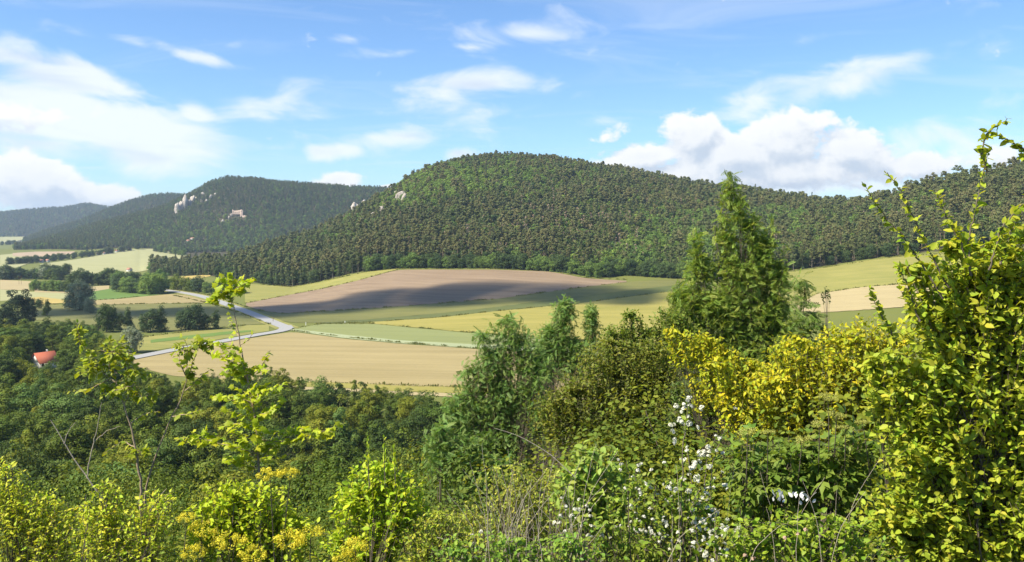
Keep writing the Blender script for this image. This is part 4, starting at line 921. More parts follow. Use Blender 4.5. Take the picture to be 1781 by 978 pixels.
# ------------------------------------------------------------------ plants near the viewpoint
from mathutils import Matrix
LMW = leaf_mat('fresh_leaves', (1, 1, 1), (.94, .97, .9), .40, .5, (1.3, 1.25, .55), .2)
LMY = leaf_mat('yellow_leaves', (1, 1, 1), (.95, .96, .9), .38, .55, (1.2, 1.15, .5), .15)
LMF = leaf_mat('white_petals', (1, 1, 1), (.95, .95, .92), .25, .6, (1, 1, .95))
def bez(a, m, b, n=8):
    s = np.linspace(0, 1, n)[:, None]; return (1 - s) ** 2 * a + 2 * s * (1 - s) * m + s ** 2 * b
def leaf_basis(al, nor):
    y = unit(al); z = unit(nor - (nor * y).sum(1, keepdims=True) * y + 1e-6); return np.cross(y, z), y, z
class Plant:
    """collects stems and leaves in world space, then writes one thing with its parts"""
    def __init__(s, px, Y, seed, x=None):
        s.g = np.random.default_rng(seed); x = (px - CX) / F * Y if x is None else x
        s.base = np.array([x, Y, float(H(x, Y))]); s.st = Acc(); s.L = []; s.parts = []
    def stem(s, pts, r0, r1, sides=5): s.st.add(*tube(np.asarray(pts) - s.base, np.linspace(r0, r1, len(pts)), sides))
    def px_stem(s, pts, Y, r0, r1, n=24, wob=.01):
        """a stem through photo points at depth Y (points may carry their own depth)"""
        P = np.array([W(p[0], p[1], p[2] if len(p) > 2 else Y) for p in pts]); d = np.concatenate([[0], np.cumsum(np.linalg.norm(np.diff(P, axis=0), axis=1))])
        t = np.linspace(0, d[-1], n); Q = np.column_stack([np.interp(t, d, P[:, k]) for k in range(3)])
        for _ in range(3): Q[1:-1] = (Q[:-2] + 2 * Q[1:-1] + Q[2:]) / 4
        Q[1:-1] += s.g.normal(size=(n - 2, 3)) * wob * .4
        s.stem(Q, r0, r1); return Q
    def leaves_on(s, path, k, size, spread=.9, droop=.2, start=.0, up=.9, rnd=.45, end=1.0, tipscale=.65, tanw=.55):
        path = np.asarray(path); n = len(path); t = start + (end - start) * (np.arange(k) + s.g.random(k) * .8) / k
        i = np.clip(t * (n - 1), 0, n - 1.001); a = i.astype(int); f = (i - a)[:, None]
        pos = path[a] * (1 - f) + path[a + 1] * f; tan = unit(path[np.minimum(a + 1, n - 1)] - path[a])
        side = unit(np.cross(tan, np.array([0, 0, 1.0])) + s.g.normal(size=(k, 3)) * .5) * np.where(np.arange(k) % 2, 1, -1)[:, None]
        al = unit(tan * tanw + side * spread + s.g.normal(size=(k, 3)) * .25 + np.array([0, 0, -droop]))
        nor = unit(np.array([0, 0, up]) + s.g.normal(size=(k, 3)) * rnd + SUN_DIR * .25)
        sz = size * (.5 + .75 * s.g.random(k)) * (1 - (1 - tipscale) * t); s.L.append((pos, al, nor, sz))
    def bush(s, ells, Y, r0, twigs, per, size, twl=.5, droop=.2, spread=.9, stems=1, up=.9, rnd=.45, inner=.35, stemn=3, rise=.12, depth=.8, base_spread=.25, tanw=.55):
        """stems from the foot into each ellipse of the crown, twigs to its rim, leaves along the twigs"""
        E = []
        for e in ells:
            Ye = e[4] if len(e) > 4 else Y; c = W(e[0], e[1], Ye); rx, rz = e[2] / F * Ye, e[3] / F * Ye; E.append((c, np.array([rx, (rx + rz) / 2 * depth, rz])))
        wts = np.array([(r[0] * r[1] * r[2]) ** .72 for _, r in E]); wts /= wts.sum()
        for (c, r), wt in zip(E, wts):
            paths = []
            for _ in range(stems):
                b = s.base + np.append(s.g.normal(size=2) * base_spread, 0); b[2] = float(H(b[0], b[1])) - .05
                top = c + s.g.normal(size=3) * r * .25 + np.array([0, 0, r[2] * .35]); m = (b + top) / 2 + s.g.normal(size=3) * np.linalg.norm(top - b) * .06 + np.array([0, 0, np.linalg.norm(top - b) * .05])
                q = bez(b, m, top, 10); s.stem(q, r0, r0 * .3); paths.append(q)
            for j in range(max(2, int(twigs * wt))):
                q = paths[s.g.integers(len(paths))]; a = q[s.g.integers(4, 10)]
                d = rand_dirs(1, s.g)[0]; d[2] = d[2] if d[2] > -.45 else -d[2]
                tip = c + d * r * (inner + (1 - inner) * s.g.random() ** .5); m = (a + tip) / 2 + np.array([0, 0, rise * np.linalg.norm(tip - a)]) + s.g.normal(size=3) * .03
                p = bez(a, m, tip, 7); ln = np.linalg.norm(tip - a)
                s.stem(p, min(r0 * .22, .004), .0012, 3)
                s.leaves_on(p, per, size, spread, droop, max(0, 1 - twl / max(ln, 1e-3)), up, rnd, tanw=tanw)
    def part(s, name, me, loc, rot=None, scale=None): s.parts.append((name, me, loc - s.base, rot, scale))
    def build(s, name, label, cat, leaf, mat, cA, cB, nparts=0, bark=BARK, leafname='leaf', tipc=None, group=None):
        o = thing(name, label, cat, s.base, 0, group)
        obj('stems', s.st.mesh(name + '_stems', bark, True), o)
        if s.L:
            pos, al, nor, sz = [np.concatenate([q[i] for q in s.L]) for i in range(4)]; n = len(pos)
            u = s.g.random((n, 1)); col = np.array(cA) * u + np.array(cB) * (1 - u); col *= 1 + (s.g.random((n, 3)) - .5) * np.array([.3, .14, .3])
            sel = np.zeros(n, bool)
            if nparts:
                pxx = CX + F * pos[:, 0] / pos[:, 1]; pyy = Y0 + F * (CAMZ - pos[:, 2]) / pos[:, 1]
                ok = (pxx > 2) & (pxx < 1779) & (pyy > 2) & (pyy < 976); sc = np.where(ok, sz / pos[:, 1] * (1 + .05 * s.g.random(n)), -1)
                idx = np.argsort(-sc)[:nparts]; idx = idx[sc[idx] > 0]; sel[idx] = True
                tv, tf = LEAF[leaf]; ms = [mesh(leafname, tv, tf, mat, np.repeat((np.array(cA) * w_ + np.array(cB) * (1 - w_))[None], len(tv), 0)) for w_ in (.1, .35, .6, .9)]
                X, Yv, Z = leaf_basis(al[idx], nor[idx])
                for q, i in enumerate(idx):
                    lo = obj(leafname, ms[q % 4], o); z_ = sz[i]; p = pos[i] - s.base
                    lo.matrix_local = Matrix(((X[q][0] * z_, Yv[q][0] * z_, Z[q][0] * z_, p[0]), (X[q][1] * z_, Yv[q][1] * z_, Z[q][1] * z_, p[1]), (X[q][2] * z_, Yv[q][2] * z_, Z[q][2] * z_, p[2]), (0, 0, 0, 1)))
            k = ~sel
            if k.any():
                V, Fc, c = place_leaves(leaf, pos[k] - s.base, al[k], nor[k], sz[k], col[k]); f = obj('foliage', mesh(name + '_foliage', V, Fc, mat, c), o)
                if nparts: f['kind'] = 'stuff'
        for (nm, me, loc, rot, sc) in s.parts: obj(nm, me, o, loc, rot, sc)
        return o
# flower and seed heads
def flower_cluster(seed, n=16, r=1.0, c=(.66, .65, .54)):
    g = np.random.default_rng(seed); d = rand_dirs(n, g); d[:, 2] = np.abs(d[:, 2]) * .8; pos = d * r * .55 * g.random((n, 1)) ** .4
    al = unit(np.cross(d, rand_dirs(n, g))); V, Fc, _ = place_leaves('oval', pos - al * .3 * r, al, d + np.array([0, 0, .5]), np.full(n, .62 * r))
    return mesh('flower_cluster', V, Fc, LMF, np.broadcast_to(np.array(c), V.shape) * (1 - .12 * g.random((len(V), 1))))
FLW = [flower_cluster(i, 14) for i in range(4)]
FLP = [flower_cluster(10 + i, 14, 1., (.50, .34, .24)) for i in range(2)]
def umbel(seed, n=520, c1=(.62, .56, .035), c2=(.78, .68, .08), flat=.75):
    g = np.random.default_rng(seed); k = 26; C = rand_dirs(k, g); C[:, 2] = np.abs(C[:, 2]); C = C * np.array([1, 1, flat]) * g.uniform(.75, 1, (k, 1))
    ci = g.integers(0, k, n); d = rand_dirs(n, g); pos = C[ci] + d * .24 * g.random((n, 1)) ** .4
    u = g.random((n, 1)); col = np.array(c1) * u + np.array(c2) * (1 - u)
    V, Fc, c = place_leaves('diamond', pos, unit(np.cross(d, rand_dirs(n, g))), d + np.array([0, 0, .6]), np.full(n, .15), col)
    a = Acc(); a.add(V, Fc, c)
    for q in C[:14]:
        tv, tf = tube(bez(np.array([0, 0, -.9]), np.array([q[0] * .3, q[1] * .3, -.2]), q, 5), .012, 3)
        a.add(tv, np.concatenate([tf[:, [0, 1, 2]], tf[:, [0, 2, 3]]]), np.broadcast_to(np.array((.2, .24, .05)), tv.shape))
    return a.mesh('flower_head', LMY)
UMB = [umbel(i) for i in range(3)]; UMBE = [umbel(20 + i, 420, (.36, .38, .08), (.52, .50, .16), .22) for i in range(2)]

LIME1, LIME2 = (.24, .32, .026), (.46, .48, .045)
# --- right: the big shrub with its long shoots
p = Plant(1720, 6.4, 201)
p.bush([(1600, 500, 50, 46), (1680, 450, 64, 44), (1770, 440, 60, 56), (1715, 520, 95, 110), (1640, 560, 80, 90), (1790, 560, 90, 160), (1650, 680, 120, 110), (1760, 720, 110, 140), (1600, 790, 100, 110), (1720, 860, 130, 120), (1590, 900, 110, 80), (1800, 880, 110, 130), (1545, 660, 50, 60), (1700, 960, 140, 50), (1790, 960, 90, 60)],
       6.4, .010, 2000, 16, .086, .5, .35, .9, 1, .8, .55)
for pts in ([(1640, 520), (1600, 455), (1570, 410), (1535, 372), (1504, 322)], [(1650, 500), (1612, 430), (1592, 385), (1568, 335), (1543, 300)], [(1690, 480), (1672, 425), (1650, 385), (1640, 360), (1624, 332)],
            [(1690, 480), (1682, 420), (1700, 350), (1712, 290), (1718, 262)], [(1718, 300), (1708, 270), (1712, 238), (1730, 222), (1752, 206)], [(1800, 300), (1781, 262), (1765, 248), (1740, 236), (1712, 228)],
            [(1720, 470), (1745, 390), (1775, 360), (1800, 330)], [(1600, 560), (1580, 500), (1560, 460)], [(1560, 600), (1530, 540), (1512, 500)], [(1740, 460), (1760, 400), (1772, 380)]):
    q = p.px_stem([(a + 0, b + 0) for a, b in pts], 6.1, .008, .002); p.leaves_on(q, 62, .074, .9, .25, .06, .8, .6, tipscale=.65)
p.build('leafy_shrub', 'big bright green shrub with long upright shoots at the right edge', 'shrub', 'oval', LMW, LIME1, LIME2, 300)
# --- the yellow leaved bush behind it
YEL1, YEL2 = (.58, .52, .024), (.33, .385, .032)
p = Plant(1400, 11.5, 202)
p.bush([(1490, 600, 80, 60), (1540, 640, 70, 60), (1440, 640, 90, 55), (1370, 620, 60, 45), (1340, 680, 90, 50), (1420, 710, 100, 55), (1500, 720, 70, 60), (1290, 700, 60, 40), (1250, 650, 50, 36), (1565, 600, 46, 46), (1310, 735, 70, 30)],
       11.5, .015, 900, 17, .105, .7, .55, .8, 1, .7, .6)
p.build('yellow_bush', 'yellow leaved bush between the tall ash and the big right shrub', 'bush', 'diamond', LMY, YEL1, YEL2, 300)
p = Plant(1240, 13, 203)
p.bush([(1225, 600, 42, 26), (1180, 585, 34, 18), (1255, 620, 36, 26), (1225, 660, 45, 16), (1300, 650, 45, 30)], 13, .014, 300, 16, .10, .6, .6, .8, 1, .7, .6)
p.build('yellow_shrub', 'small yellow leaved shrub left of the tall ash foot', 'shrub', 'diamond', LMY, YEL1, YEL2, 200)
# --- the tall ash
ASH1, ASH2 = (0.172, 0.261, 0.039), (0.284, 0.351, 0.067)
p = Plant(1300, 23, 204)
q = p.px_stem([(1300, 1010), (1302, 760), (1298, 620), (1302, 540), (1292, 470), (1296, 430)], 23, .075, .02, 30, .05)
p.leaves_on(q, 40, .26, .9, .35, .6, .9, .6)
p.bush([(1270, 318, 14, 22), (1284, 352, 20, 22), (1258, 385, 14, 18), (1300, 395, 24, 24), (1328, 428, 26, 28), (1268, 430, 22, 22), (1210, 425, 13, 24), (1214, 468, 30, 24), (1285, 470, 58, 38), (1348, 476, 30, 38), (1190, 520, 32, 34), (1250, 530, 76, 42), (1335, 545, 58, 44), (1290, 610, 90, 54), (1215, 580, 46, 40), (1362, 600, 42, 40)],
       23, .025, 1600, 9, .25, .8, .02, 1.0, 1, 1.0, .8, .1, rise=.12, base_spread=.1, tanw=.1)
for pts in ([(1284, 360), (1272, 325), (1260, 294)], [(1284, 370), (1290, 340), (1282, 315)], [(1222, 480), (1210, 440), (1203, 405)], [(1325, 440), (1338, 410), (1345, 385)], [(1196, 540), (1178, 520), (1168, 505)], [(1350, 480), (1362, 450), (1364, 425)], [(1250, 440), (1242, 410), (1248, 375)], [(1190, 580), (1172, 560), (1168, 550)]):
    q = p.px_stem(pts, 23, .015, .004, 10, .01); p.leaves_on(q, 34, .25, 1., .2, .0, .9, .7, tanw=.15)
p.build('ash_tree', 'tall wind blown ash tree rising above the meadow right of centre', 'tree', 'pinnate', LMW, ASH1, ASH2, 0)
p = Plant(1400, 26, 205)
p.bush([(1392, 505, 20, 36), (1400, 560, 30, 30), (1380, 590, 30, 40), (1425, 600, 20, 20)], 26, .03, 90, 6, .36, .9, .4, .7, 1, .6, .6)
p.build('ash_sapling', 'slender young ash right of the tall ash', 'tree', 'pinnate', LMW, ASH1, (.12, .18, .05), 0)
p = Plant(1437, 36, 206)
q = p.px_stem([(1437, 700), (1438, 600), (1437, 520), (1436, 506)], 36, .03, .012)
p.bush([(1437, 509, 9, 12), (1430, 575, 12, 16)], 36, .02, 36, 14, .14, .5, .2, .9, 1, .7, .6)
p.build('young_tree', 'thin young tree with one round tuft before the bare soil patch', 'tree', 'diamond', LMW, (.06, .10, .03), (.09, .13, .03), 0)
# --- locust trees in the middle
ROB1, ROB2 = (0.154, 0.260, 0.064), (0.242, 0.341, 0.090)
for i, (bx, Yp, ells, tw, lab) in enumerate([
        (870, 20, [(880, 562, 34, 24), (846, 590, 26, 22), (905, 600, 40, 30), (860, 630, 50, 34), (822, 655, 38, 26), (940, 640, 46, 36), (870, 690, 64, 40), (806, 705, 46, 36), (850, 770, 84, 50), (930, 720, 64, 56)], 340, 'blue green locust tree standing before the grain field'),
        (985, 25, [(985, 545, 26, 34), (970, 590, 46, 36), (1028, 560, 16, 40), (1010, 620, 50, 40), (950, 610, 30, 30)], 200, 'lighter locust tree with feathery top behind the first locust'),
        (790, 17, [(800, 800, 60, 50), (760, 760, 30, 30), (850, 830, 70, 40)], 130, 'low locust shrub left of the olive bush')]):
    p = Plant(bx, Yp, 210 + i)
    p.bush(ells, Yp, .025, int(tw * 3), 9, .22 if i < 2 else .2, .7, .05, 1.0, 1, 1.0, .8, .1, rise=.12, tanw=.1)
    p.build('locust_tree', lab, 'tree', 'robinia', LMW, ROB1, ROB2, 0)
# --- olive green bushes in the middle
for i, (bx, Yp, ells, tw, lab) in enumerate([
        (1090, 16, [(1060, 640, 80, 55), (1130, 640, 60, 60), (1020, 690, 70, 50), (1100, 710, 90, 50), (1170, 690, 60, 60), (960, 720, 50, 50), (1040, 760, 90, 40), (1140, 770, 90, 40)], 900, 'broad olive green bush in the middle of the thicket'),
        (1170, 19, [(1100, 560, 26, 26), (1085, 590, 30, 26), (1165, 560, 40, 32), (1190, 590, 40, 36), (1140, 600, 50, 36), (1060, 590, 24, 30)], 420, 'upright green bush top left of the tall ash'),
        (1215, 14, [(1200, 690, 50, 40), (1230, 740, 50, 40), (1180, 760, 50, 40)], 240, 'dark green bush behind the white blossom')]):
    p = Plant(bx, Yp, 220 + i); c = [((0.169, 0.202, 0.031), (0.247, 0.260, 0.042)), ((0.156, 0.227, 0.034), (0.234, 0.280, 0.046)), ((0.091, 0.150, 0.033), (0.143, 0.195, 0.039))][i]
    p.bush(ells, Yp, .014, int(tw * 1.4), 20, .105, .8, .2, .9, 1, .9, .7)
    p.build('olive_bush' if i < 2 else 'dark_bush', lab, 'bush', 'diamond', LMW, c[0], c[1], 0)
# --- elder with flat flower heads
p = Plant(1380, 7.4, 230)
p.bush([(1370, 800, 80, 46), (1300, 800, 50, 46), (1440, 800, 60, 50), (1340, 850, 80, 40), (1450, 870, 60, 40), (1500, 780, 50, 40)], 7.4, .02, 150, 5, .21, .4, .35, .9, 2, .9, .35)
for (a, b) in ((1300, 752), (1335, 752), (1425, 738), (1455, 722), (1470, 745), (1395, 765), (1440, 690), (1500, 735)):
    tp = W(a, b, 7.1); bs = W(a + p.g.uniform(-15, 15), b + 110, 7.3); p.stem(bez(bs, (bs + tp) / 2 + [0, -.03, 0], tp, 6), .005, .003, 4); p.part('flower_head', UMBE[p.g.integers(2)], tp, (p.g.normal() * .2, p.g.normal() * .2, p.g.random() * 6), (.075 * p.g.uniform(.8, 1.2),) * 3)
PALE = mesh('pale_leaf', *LEAF['oval'], LMF, np.full((9, 3), .72))
for j in range(26):
    a = W(p.g.choice([1355, 1394]) + p.g.normal() * 9, 866 + p.g.normal() * 6, 6.6 + p.g.normal() * .08); p.part('pale_leaf', PALE, a, (p.g.uniform(.6, 1.6), p.g.normal() * .5, p.g.random() * 6), (p.g.uniform(.03, .055),) * 3)
p.build('elder_bush', 'elder bush with large leaflets and flat creamy flower heads', 'bush', 'elder', LMW, (.125, .20, .028), (.21, .28, .045), 160)
# --- the white blossom
p = Plant(1180, 5.6, 231)
SP = [[(1190, 980), (1185, 880), (1188, 780), (1198, 690)], [(1200, 980), (1205, 860), (1195, 770), (1180, 720)], [(1230, 980), (1235, 880), (1240, 800), (1262, 745)], [(1230, 980), (1225, 880), (1228, 800), (1245, 760)],
      [(1110, 990), (1105, 900), (1095, 840), (1090, 800)], [(1120, 990), (1125, 920), (1110, 860), (1105, 815)], [(1150, 990), (1150, 930), (1165, 870), (1160, 840)], [(1210, 990), (1215, 940), (1200, 880), (1220, 850)],
      [(1000, 990), (995, 940), (990, 900), (995, 870)], [(1260, 990), (1270, 950), (1280, 925)], [(1040, 990), (1030, 940), (1020, 905)], [(1180, 990), (1175, 950), (1140, 910)], [(1250, 990), (1240, 940), (1255, 900)], [(810, 990), (815, 950), (812, 930)]]
for q_ in SP:
    Yd = 5.4 + p.g.uniform(-.4, .5); q = p.px_stem(q_, Yd, .006, .002); p.leaves_on(q, 34, .055, .9, .1, .15, .9, .5)
    for j in range(20):
        a = q[p.g.integers(7, 24)] + p.g.normal(size=3) * np.array([.06, .05, .045]); p.part('flower_cluster', FLW[p.g.integers(4)], a, (p.g.normal() * .5, p.g.normal() * .5, p.g.random() * 6), (p.g.uniform(.020, .042) if q_[0][0] in (1190, 1200, 1230) else p.g.uniform(.017, .032),) * 3)
p.bush([(1180, 880, 70, 60), (1110, 880, 60, 50), (1230, 920, 70, 50), (1150, 950, 100, 40), (1060, 930, 60, 40)], 5.6, .008, 170, 10, .052, .25, .15, .9, 3, .9, .5)
p.build('blossom_shrub', 'shrub with clusters of white blossom in the right foreground', 'shrub', 'oval', LMW, (.17, .26, .03), (.30, .36, .045), 0)
# --- low bushes along the lower right
for i, (bx, Yp, ells, tw, per, sz, kd, cA, cB, lab) in enumerate([
        (1370, 5.2, [(1350, 930, 90, 50), (1440, 930, 90, 50), (1300, 960, 60, 40), (1500, 960, 90, 40)], 190, 10, .06, 'oval', (0.203, 0.312, 0.031), (0.374, 0.452, 0.047), 'low bright green bush below the white rock'),
        (1050, 6.2, [(1030, 800, 60, 36), (1000, 840, 50, 40), (1080, 850, 60, 40), (1040, 880, 80, 40)], 120, 9, .085, 'oval', (0.221, 0.313, 0.055), (0.368, 0.461, 0.092), 'bush with larger pale green leaves left of the white blossom'),
        (900, 7.0, [(880, 840, 70, 36), (950, 850, 60, 40), (900, 900, 90, 50), (820, 920, 70, 50)], 240, 12, .045, 'diamond', (0.276, 0.331, 0.047), (0.461, 0.479, 0.073), 'yellowish small leaved bush among the dry stalks'),
        (900, 4.8, [(880, 960, 90, 36), (980, 960, 90, 36), (790, 965, 60, 36)], 150, 10, .045, 'oval', (0.148, 0.276, 0.037), (0.294, 0.404, 0.055), 'low dark green herb bush at the bottom centre')]):
    p = Plant(bx, Yp, 240 + i); p.bush(ells, Yp, .009, tw, per, sz, .3, .2, .9, 3, .9, .5)
    if i == 0:
        for (a, b) in ((1365, 936), (1402, 922), (1388, 930), (1296, 966), (1310, 972)): p.part('seed_head', FLP[p.g.integers(2)], W(a, b, 4.9), (0, 0, p.g.random() * 6), (.026,) * 3)
    p.build('low_bush', lab, 'bush', kd, LMW, cA, cB, 0 if kd == 'diamond' else 150)
# --- left: the maple sapling
p = Plant(452, 8.2, 250)
MAP1, MAP2 = (.49, .53, .030), (.32, .41, .035)
q0 = p.px_stem([(456, 990), (452, 830), (447, 770), (440, 700), (424, 630), (412, 570), (404, 520), (398, 474)], 8.2, .016, .003, 34)
p.leaves_on(q0, 26, .080, .9, .2, .9, .9, .6); p.leaves_on(q0, 30, .080, .9, .2, .38, .9, .6, .66)
for pts, k in (([(404, 525), (385, 510), (362, 520)], 10), ([(402, 515), (418, 497), (438, 488)], 10), ([(405, 535), (392, 500), (388, 480)], 8), ([(415, 585), (400, 560), (396, 545)], 6), ([(418, 600), (432, 592), (442, 580)], 2), ([(420, 612), (405, 600), (400, 585)], 4),
               ([(428, 645), (400, 625), (372, 615)], 16), ([(430, 655), (455, 640), (470, 610)], 12), ([(432, 665), (405, 650), (385, 650)], 16), ([(436, 690), (465, 680), (500, 665)], 16), ([(438, 700), (405, 690), (370, 690)], 16), ([(442, 725), (475, 715), (490, 690)], 14),
               ([(444, 745), (410, 735), (385, 745)], 14), ([(446, 765), (490, 770), (540, 758), (600, 735)], 26), ([(448, 790), (400, 775), (340, 760), (305, 765)], 26), ([(446, 780), (470, 775), (510, 745), (540, 745)], 18), ([(448, 795), (420, 790), (400, 805)], 12), ([(430, 660), (420, 630), (405, 610)], 14), ([(440, 705), (450, 690), (440, 670)], 12)):
    q = p.px_stem([(a, b, 8.2 + p.g.uniform(-.25, .25) * (j > 0)) for j, (a, b) in enumerate(pts)], 8.2, .005, .0015, 12, .008); p.leaves_on(q, int(k * 1.7), .070, .9, .3, .10, .9, .6, tipscale=.85)
for (a, b, rx, ry) in [(400, 495, 30, 22), (370, 520, 16, 12), (432, 490, 14, 10), (400, 615, 34, 24), (440, 655, 32, 24), (412, 690, 40, 26), (470, 690, 24, 22), (440, 745, 44, 26), (350, 762, 44, 12), (530, 752, 54, 13), (480, 780, 36, 14), (410, 790, 30, 14)]:
    for j in range(int(3 + rx * ry / 95)):
        c = W(a, b, 8.2); d = rand_dirs(1, p.g)[0]; e = c + d * np.array([rx, (rx + ry) * .4, ry]) / F * 8.2; st = q0[np.argmin(np.abs(q0[:, 2] - (e[2] - .12)))] if abs(a - 430) < 60 else c + np.array([0, 0, -.05])
        q = bez(st, (st + e) / 2 + np.array([0, 0, .03]), e, 6); p.stem(q, .0025, .001, 3); p.leaves_on(q, 6, .068, .9, .3, .35, .9, .6, tipscale=.9)
p.build('maple_sapling', 'slender yellow green maple sapling rising before the road at left', 'sapling', 'maple', LMW, MAP1, MAP2, 300, BARK_PALE)
# --- left: the forked sapling
p = Plant(246, 7.0, 251)
p.px_stem([(250, 1000), (246, 900), (243, 830), (232, 760), (216, 706)], 7.0, .016, .006, 26)
qb = p.px_stem([(254, 990), (252, 850), (275, 775), (300, 725), (322, 680), (328, 645), (318, 600)], 7.05, .011, .003, 26)
LS = [([(216, 706), (200, 660), (190, 620)], 16), ([(216, 706), (232, 670), (238, 630)], 16), ([(200, 665), (170, 640), (140, 650)], 16), ([(205, 650), (160, 620), (140, 590)], 18), ([(190, 640), (200, 605), (215, 590)], 16), ([(232, 670), (200, 680), (175, 690)], 12), ([(190, 660), (150, 680), (120, 680)], 10),
      ([(328, 650), (340, 615), (352, 590)], 12), ([(326, 660), (310, 630), (312, 600)], 12), ([(322, 680), (345, 660), (370, 640)], 8), ([(140, 600), (136, 580), (134, 560)], 6), ([(225, 740), (250, 720), (275, 715)], 8), ([(300, 725), (330, 720), (352, 712)], 10), ([(236, 780), (215, 765), (180, 790)], 10)]
for pts, k in LS:
    q = p.px_stem([(a, b, 7 + p.g.uniform(-.3, .3) * (j > 0)) for j, (a, b) in enumerate(pts)], 7, .005, .0015, 12, .008); p.leaves_on(q, int(k * 1.7), .062, .9, .3, .1, .85, .6)
for (a, b, rx, ry) in [(190, 615, 44, 26), (225, 645, 36, 26), (160, 640, 28, 22), (140, 590, 14, 20), (328, 608, 30, 24), (250, 690, 26, 18), (200, 675, 30, 14), (355, 600, 18, 16), (345, 650, 20, 10), (250, 790, 24, 10)]:
    for j in range(int(4 + rx * ry / 65)):
        c = W(a, b, 7.0); d = rand_dirs(1, p.g)[0]; e = c + d * np.array([rx, (rx + ry) * .4, ry]) / F * 7.0
        q = bez(c + d * .02, (c + e) / 2 + np.array([0, 0, .03]), e, 6); p.stem(q, .0025, .001, 3); p.leaves_on(q, 6, .058, .9, .3, .3, .85, .6, tipscale=.9)
p.build('forked_sapling', 'thin forked sapling with sparse yellow green leaves at the lower left', 'sapling', 'oval', LMW, (.36, .40, .035), (.25, .30, .035), 200, BARK_PALE)
p = Plant(190, 6.6, 252)
for pts, r in (([(215, 1010), (200, 900), (175, 862), (150, 830), (128, 797), (110, 770), (88, 731)], .008), ([(111, 772), (118, 752), (131, 735)], .004), ([(151, 832), (156, 800), (164, 765), (177, 700)], .005), ([(164, 768), (185, 750), (208, 742)], .003), ([(240, 1000), (250, 930), (262, 880), (290, 850)], .005), ([(150, 1000), (146, 900), (150, 860)], .004)):
    p.px_stem(pts, 6.6, r, r * .35, 18, .006)
p.build('dead_branch', 'bare bleached branch standing left of the forked sapling', 'branch', 'oval', LMW, (1, 1, 1), (1, 1, 1), 0, BARK_DEAD)
# --- left: yellow green herbs and bushes along the lower edge
HERB = [(60, 5.6, [(50, 900, 90, 60), (10, 850, 50, 60), (110, 920, 70, 50), (60, 965, 120, 30)], 320, 12, .042, 'diamond', (0.444, 0.547, 0.041), (0.600, 0.600, 0.055), 'olive yellow bush in the bottom left corner'),
        (230, 5.4, [(190, 920, 80, 50), (270, 900, 60, 60), (230, 965, 120, 30), (180, 870, 40, 40)], 320, 12, .040, 'diamond', (0.406, 0.527, 0.041), (0.600, 0.600, 0.055), 'olive yellow bush around the forked sapling foot'),
        (420, 5.6, [(400, 870, 70, 40), (450, 880, 70, 50), (370, 910, 60, 50), (430, 940, 110, 40), (500, 930, 70, 50)], 330, 11, .055, 'oval', (0.343, 0.446, 0.029), (0.540, 0.609, 0.039), 'bright yellow green bush at the maple foot'),
        (660, 6.0, [(650, 830, 55, 40), (690, 860, 60, 50), (620, 880, 60, 50), (700, 920, 80, 50), (620, 950, 90, 40)], 340, 11, .060, 'oval', (0.300, 0.430, 0.029), (0.528, 0.594, 0.039), 'rounded bright green shrub with three upright tips'),
        (760, 5.4, [(760, 920, 60, 40), (800, 950, 70, 36), (720, 960, 60, 30)], 180, 11, .045, 'diamond', (0.250, 0.328, 0.040), (0.437, 0.452, 0.055), 'low yellow green bush right of the rounded shrub')]
for i, (bx, Yp, ells, tw, per, sz, kd, cA, cB, lab) in enumerate(HERB):
    p = Plant(bx, Yp, 260 + i); p.bush(ells, Yp, .008, tw, per, sz, .28, .15, .9, 3, .9, .5)
    if i == 3:
        for (a, b) in ((640, 762), (668, 760), (686, 776)):
            q = p.px_stem([(a + 2, 850), (a, 800), (a, b)], 5.9, .004, .002, 12, .003); p.leaves_on(q, 18, .045, .35, -.5, .45, .5, .5)
    if i == 2:
        for (a, b, r_) in ((352, 925, 24), (398, 950, 32), (470, 830, 24), (505, 828, 18), (335, 965, 24), (505, 945, 30), (540, 935, 26), (618, 955, 26), (600, 975, 24), (440, 970, 26), (325, 905, 18)):
            tp = W(a, b, 4.9); bs = W(a + p.g.uniform(-20, 20), b + 160, 5.1); p.stem(bez(bs, (bs + tp) / 2, tp, 6), .004, .003, 4); p.part('flower_head', UMB[p.g.integers(3)], tp, (p.g.normal() * .15, p.g.normal() * .15, p.g.random() * 6), (r_ / F * 4.9 * .95,) * 3)
    p.build('herb_bush', lab, 'bush', kd, LMY if i != 3 else LMW, cA, cB, 0 if kd == 'diamond' else 200)
# --- dry stalks
p = Plant(920, 5.4, 270); dry = []
for j in range(70):
    a = p.g.uniform(840, 1010) if j < 55 else p.g.uniform(1080, 1480); Yd = p.g.uniform(4.6, 5.8); ln = p.g.normal() * 38; hh = p.g.uniform(80, 230)
    dry.append(([(a, 1000), (a + ln * .3, 1000 - hh * .6), (a + ln, 1000 - hh)], Yd, .0019, .0009))
dry += [(pts, 5.3, .003, .0012) for pts in ([(1000, 830), (960, 790), (900, 755), (860, 745)], [(1530, 990), (1470, 930), (1430, 890)], [(1500, 985), (1520, 960), (1535, 940)], [(760, 935), (790, 940), (815, 955)])]
dto = thing('dry_stalks', 'tangle of bare straw coloured stalks at the bottom centre', 'stalks', p.base)
for (pts, Yd, r0_, r1_) in dry:
    p.st = Acc(); p.px_stem(pts, Yd, r0_, r1_, 10, .006); obj('stalk', p.st.mesh('stalk', BARK_DEAD, True), dto)
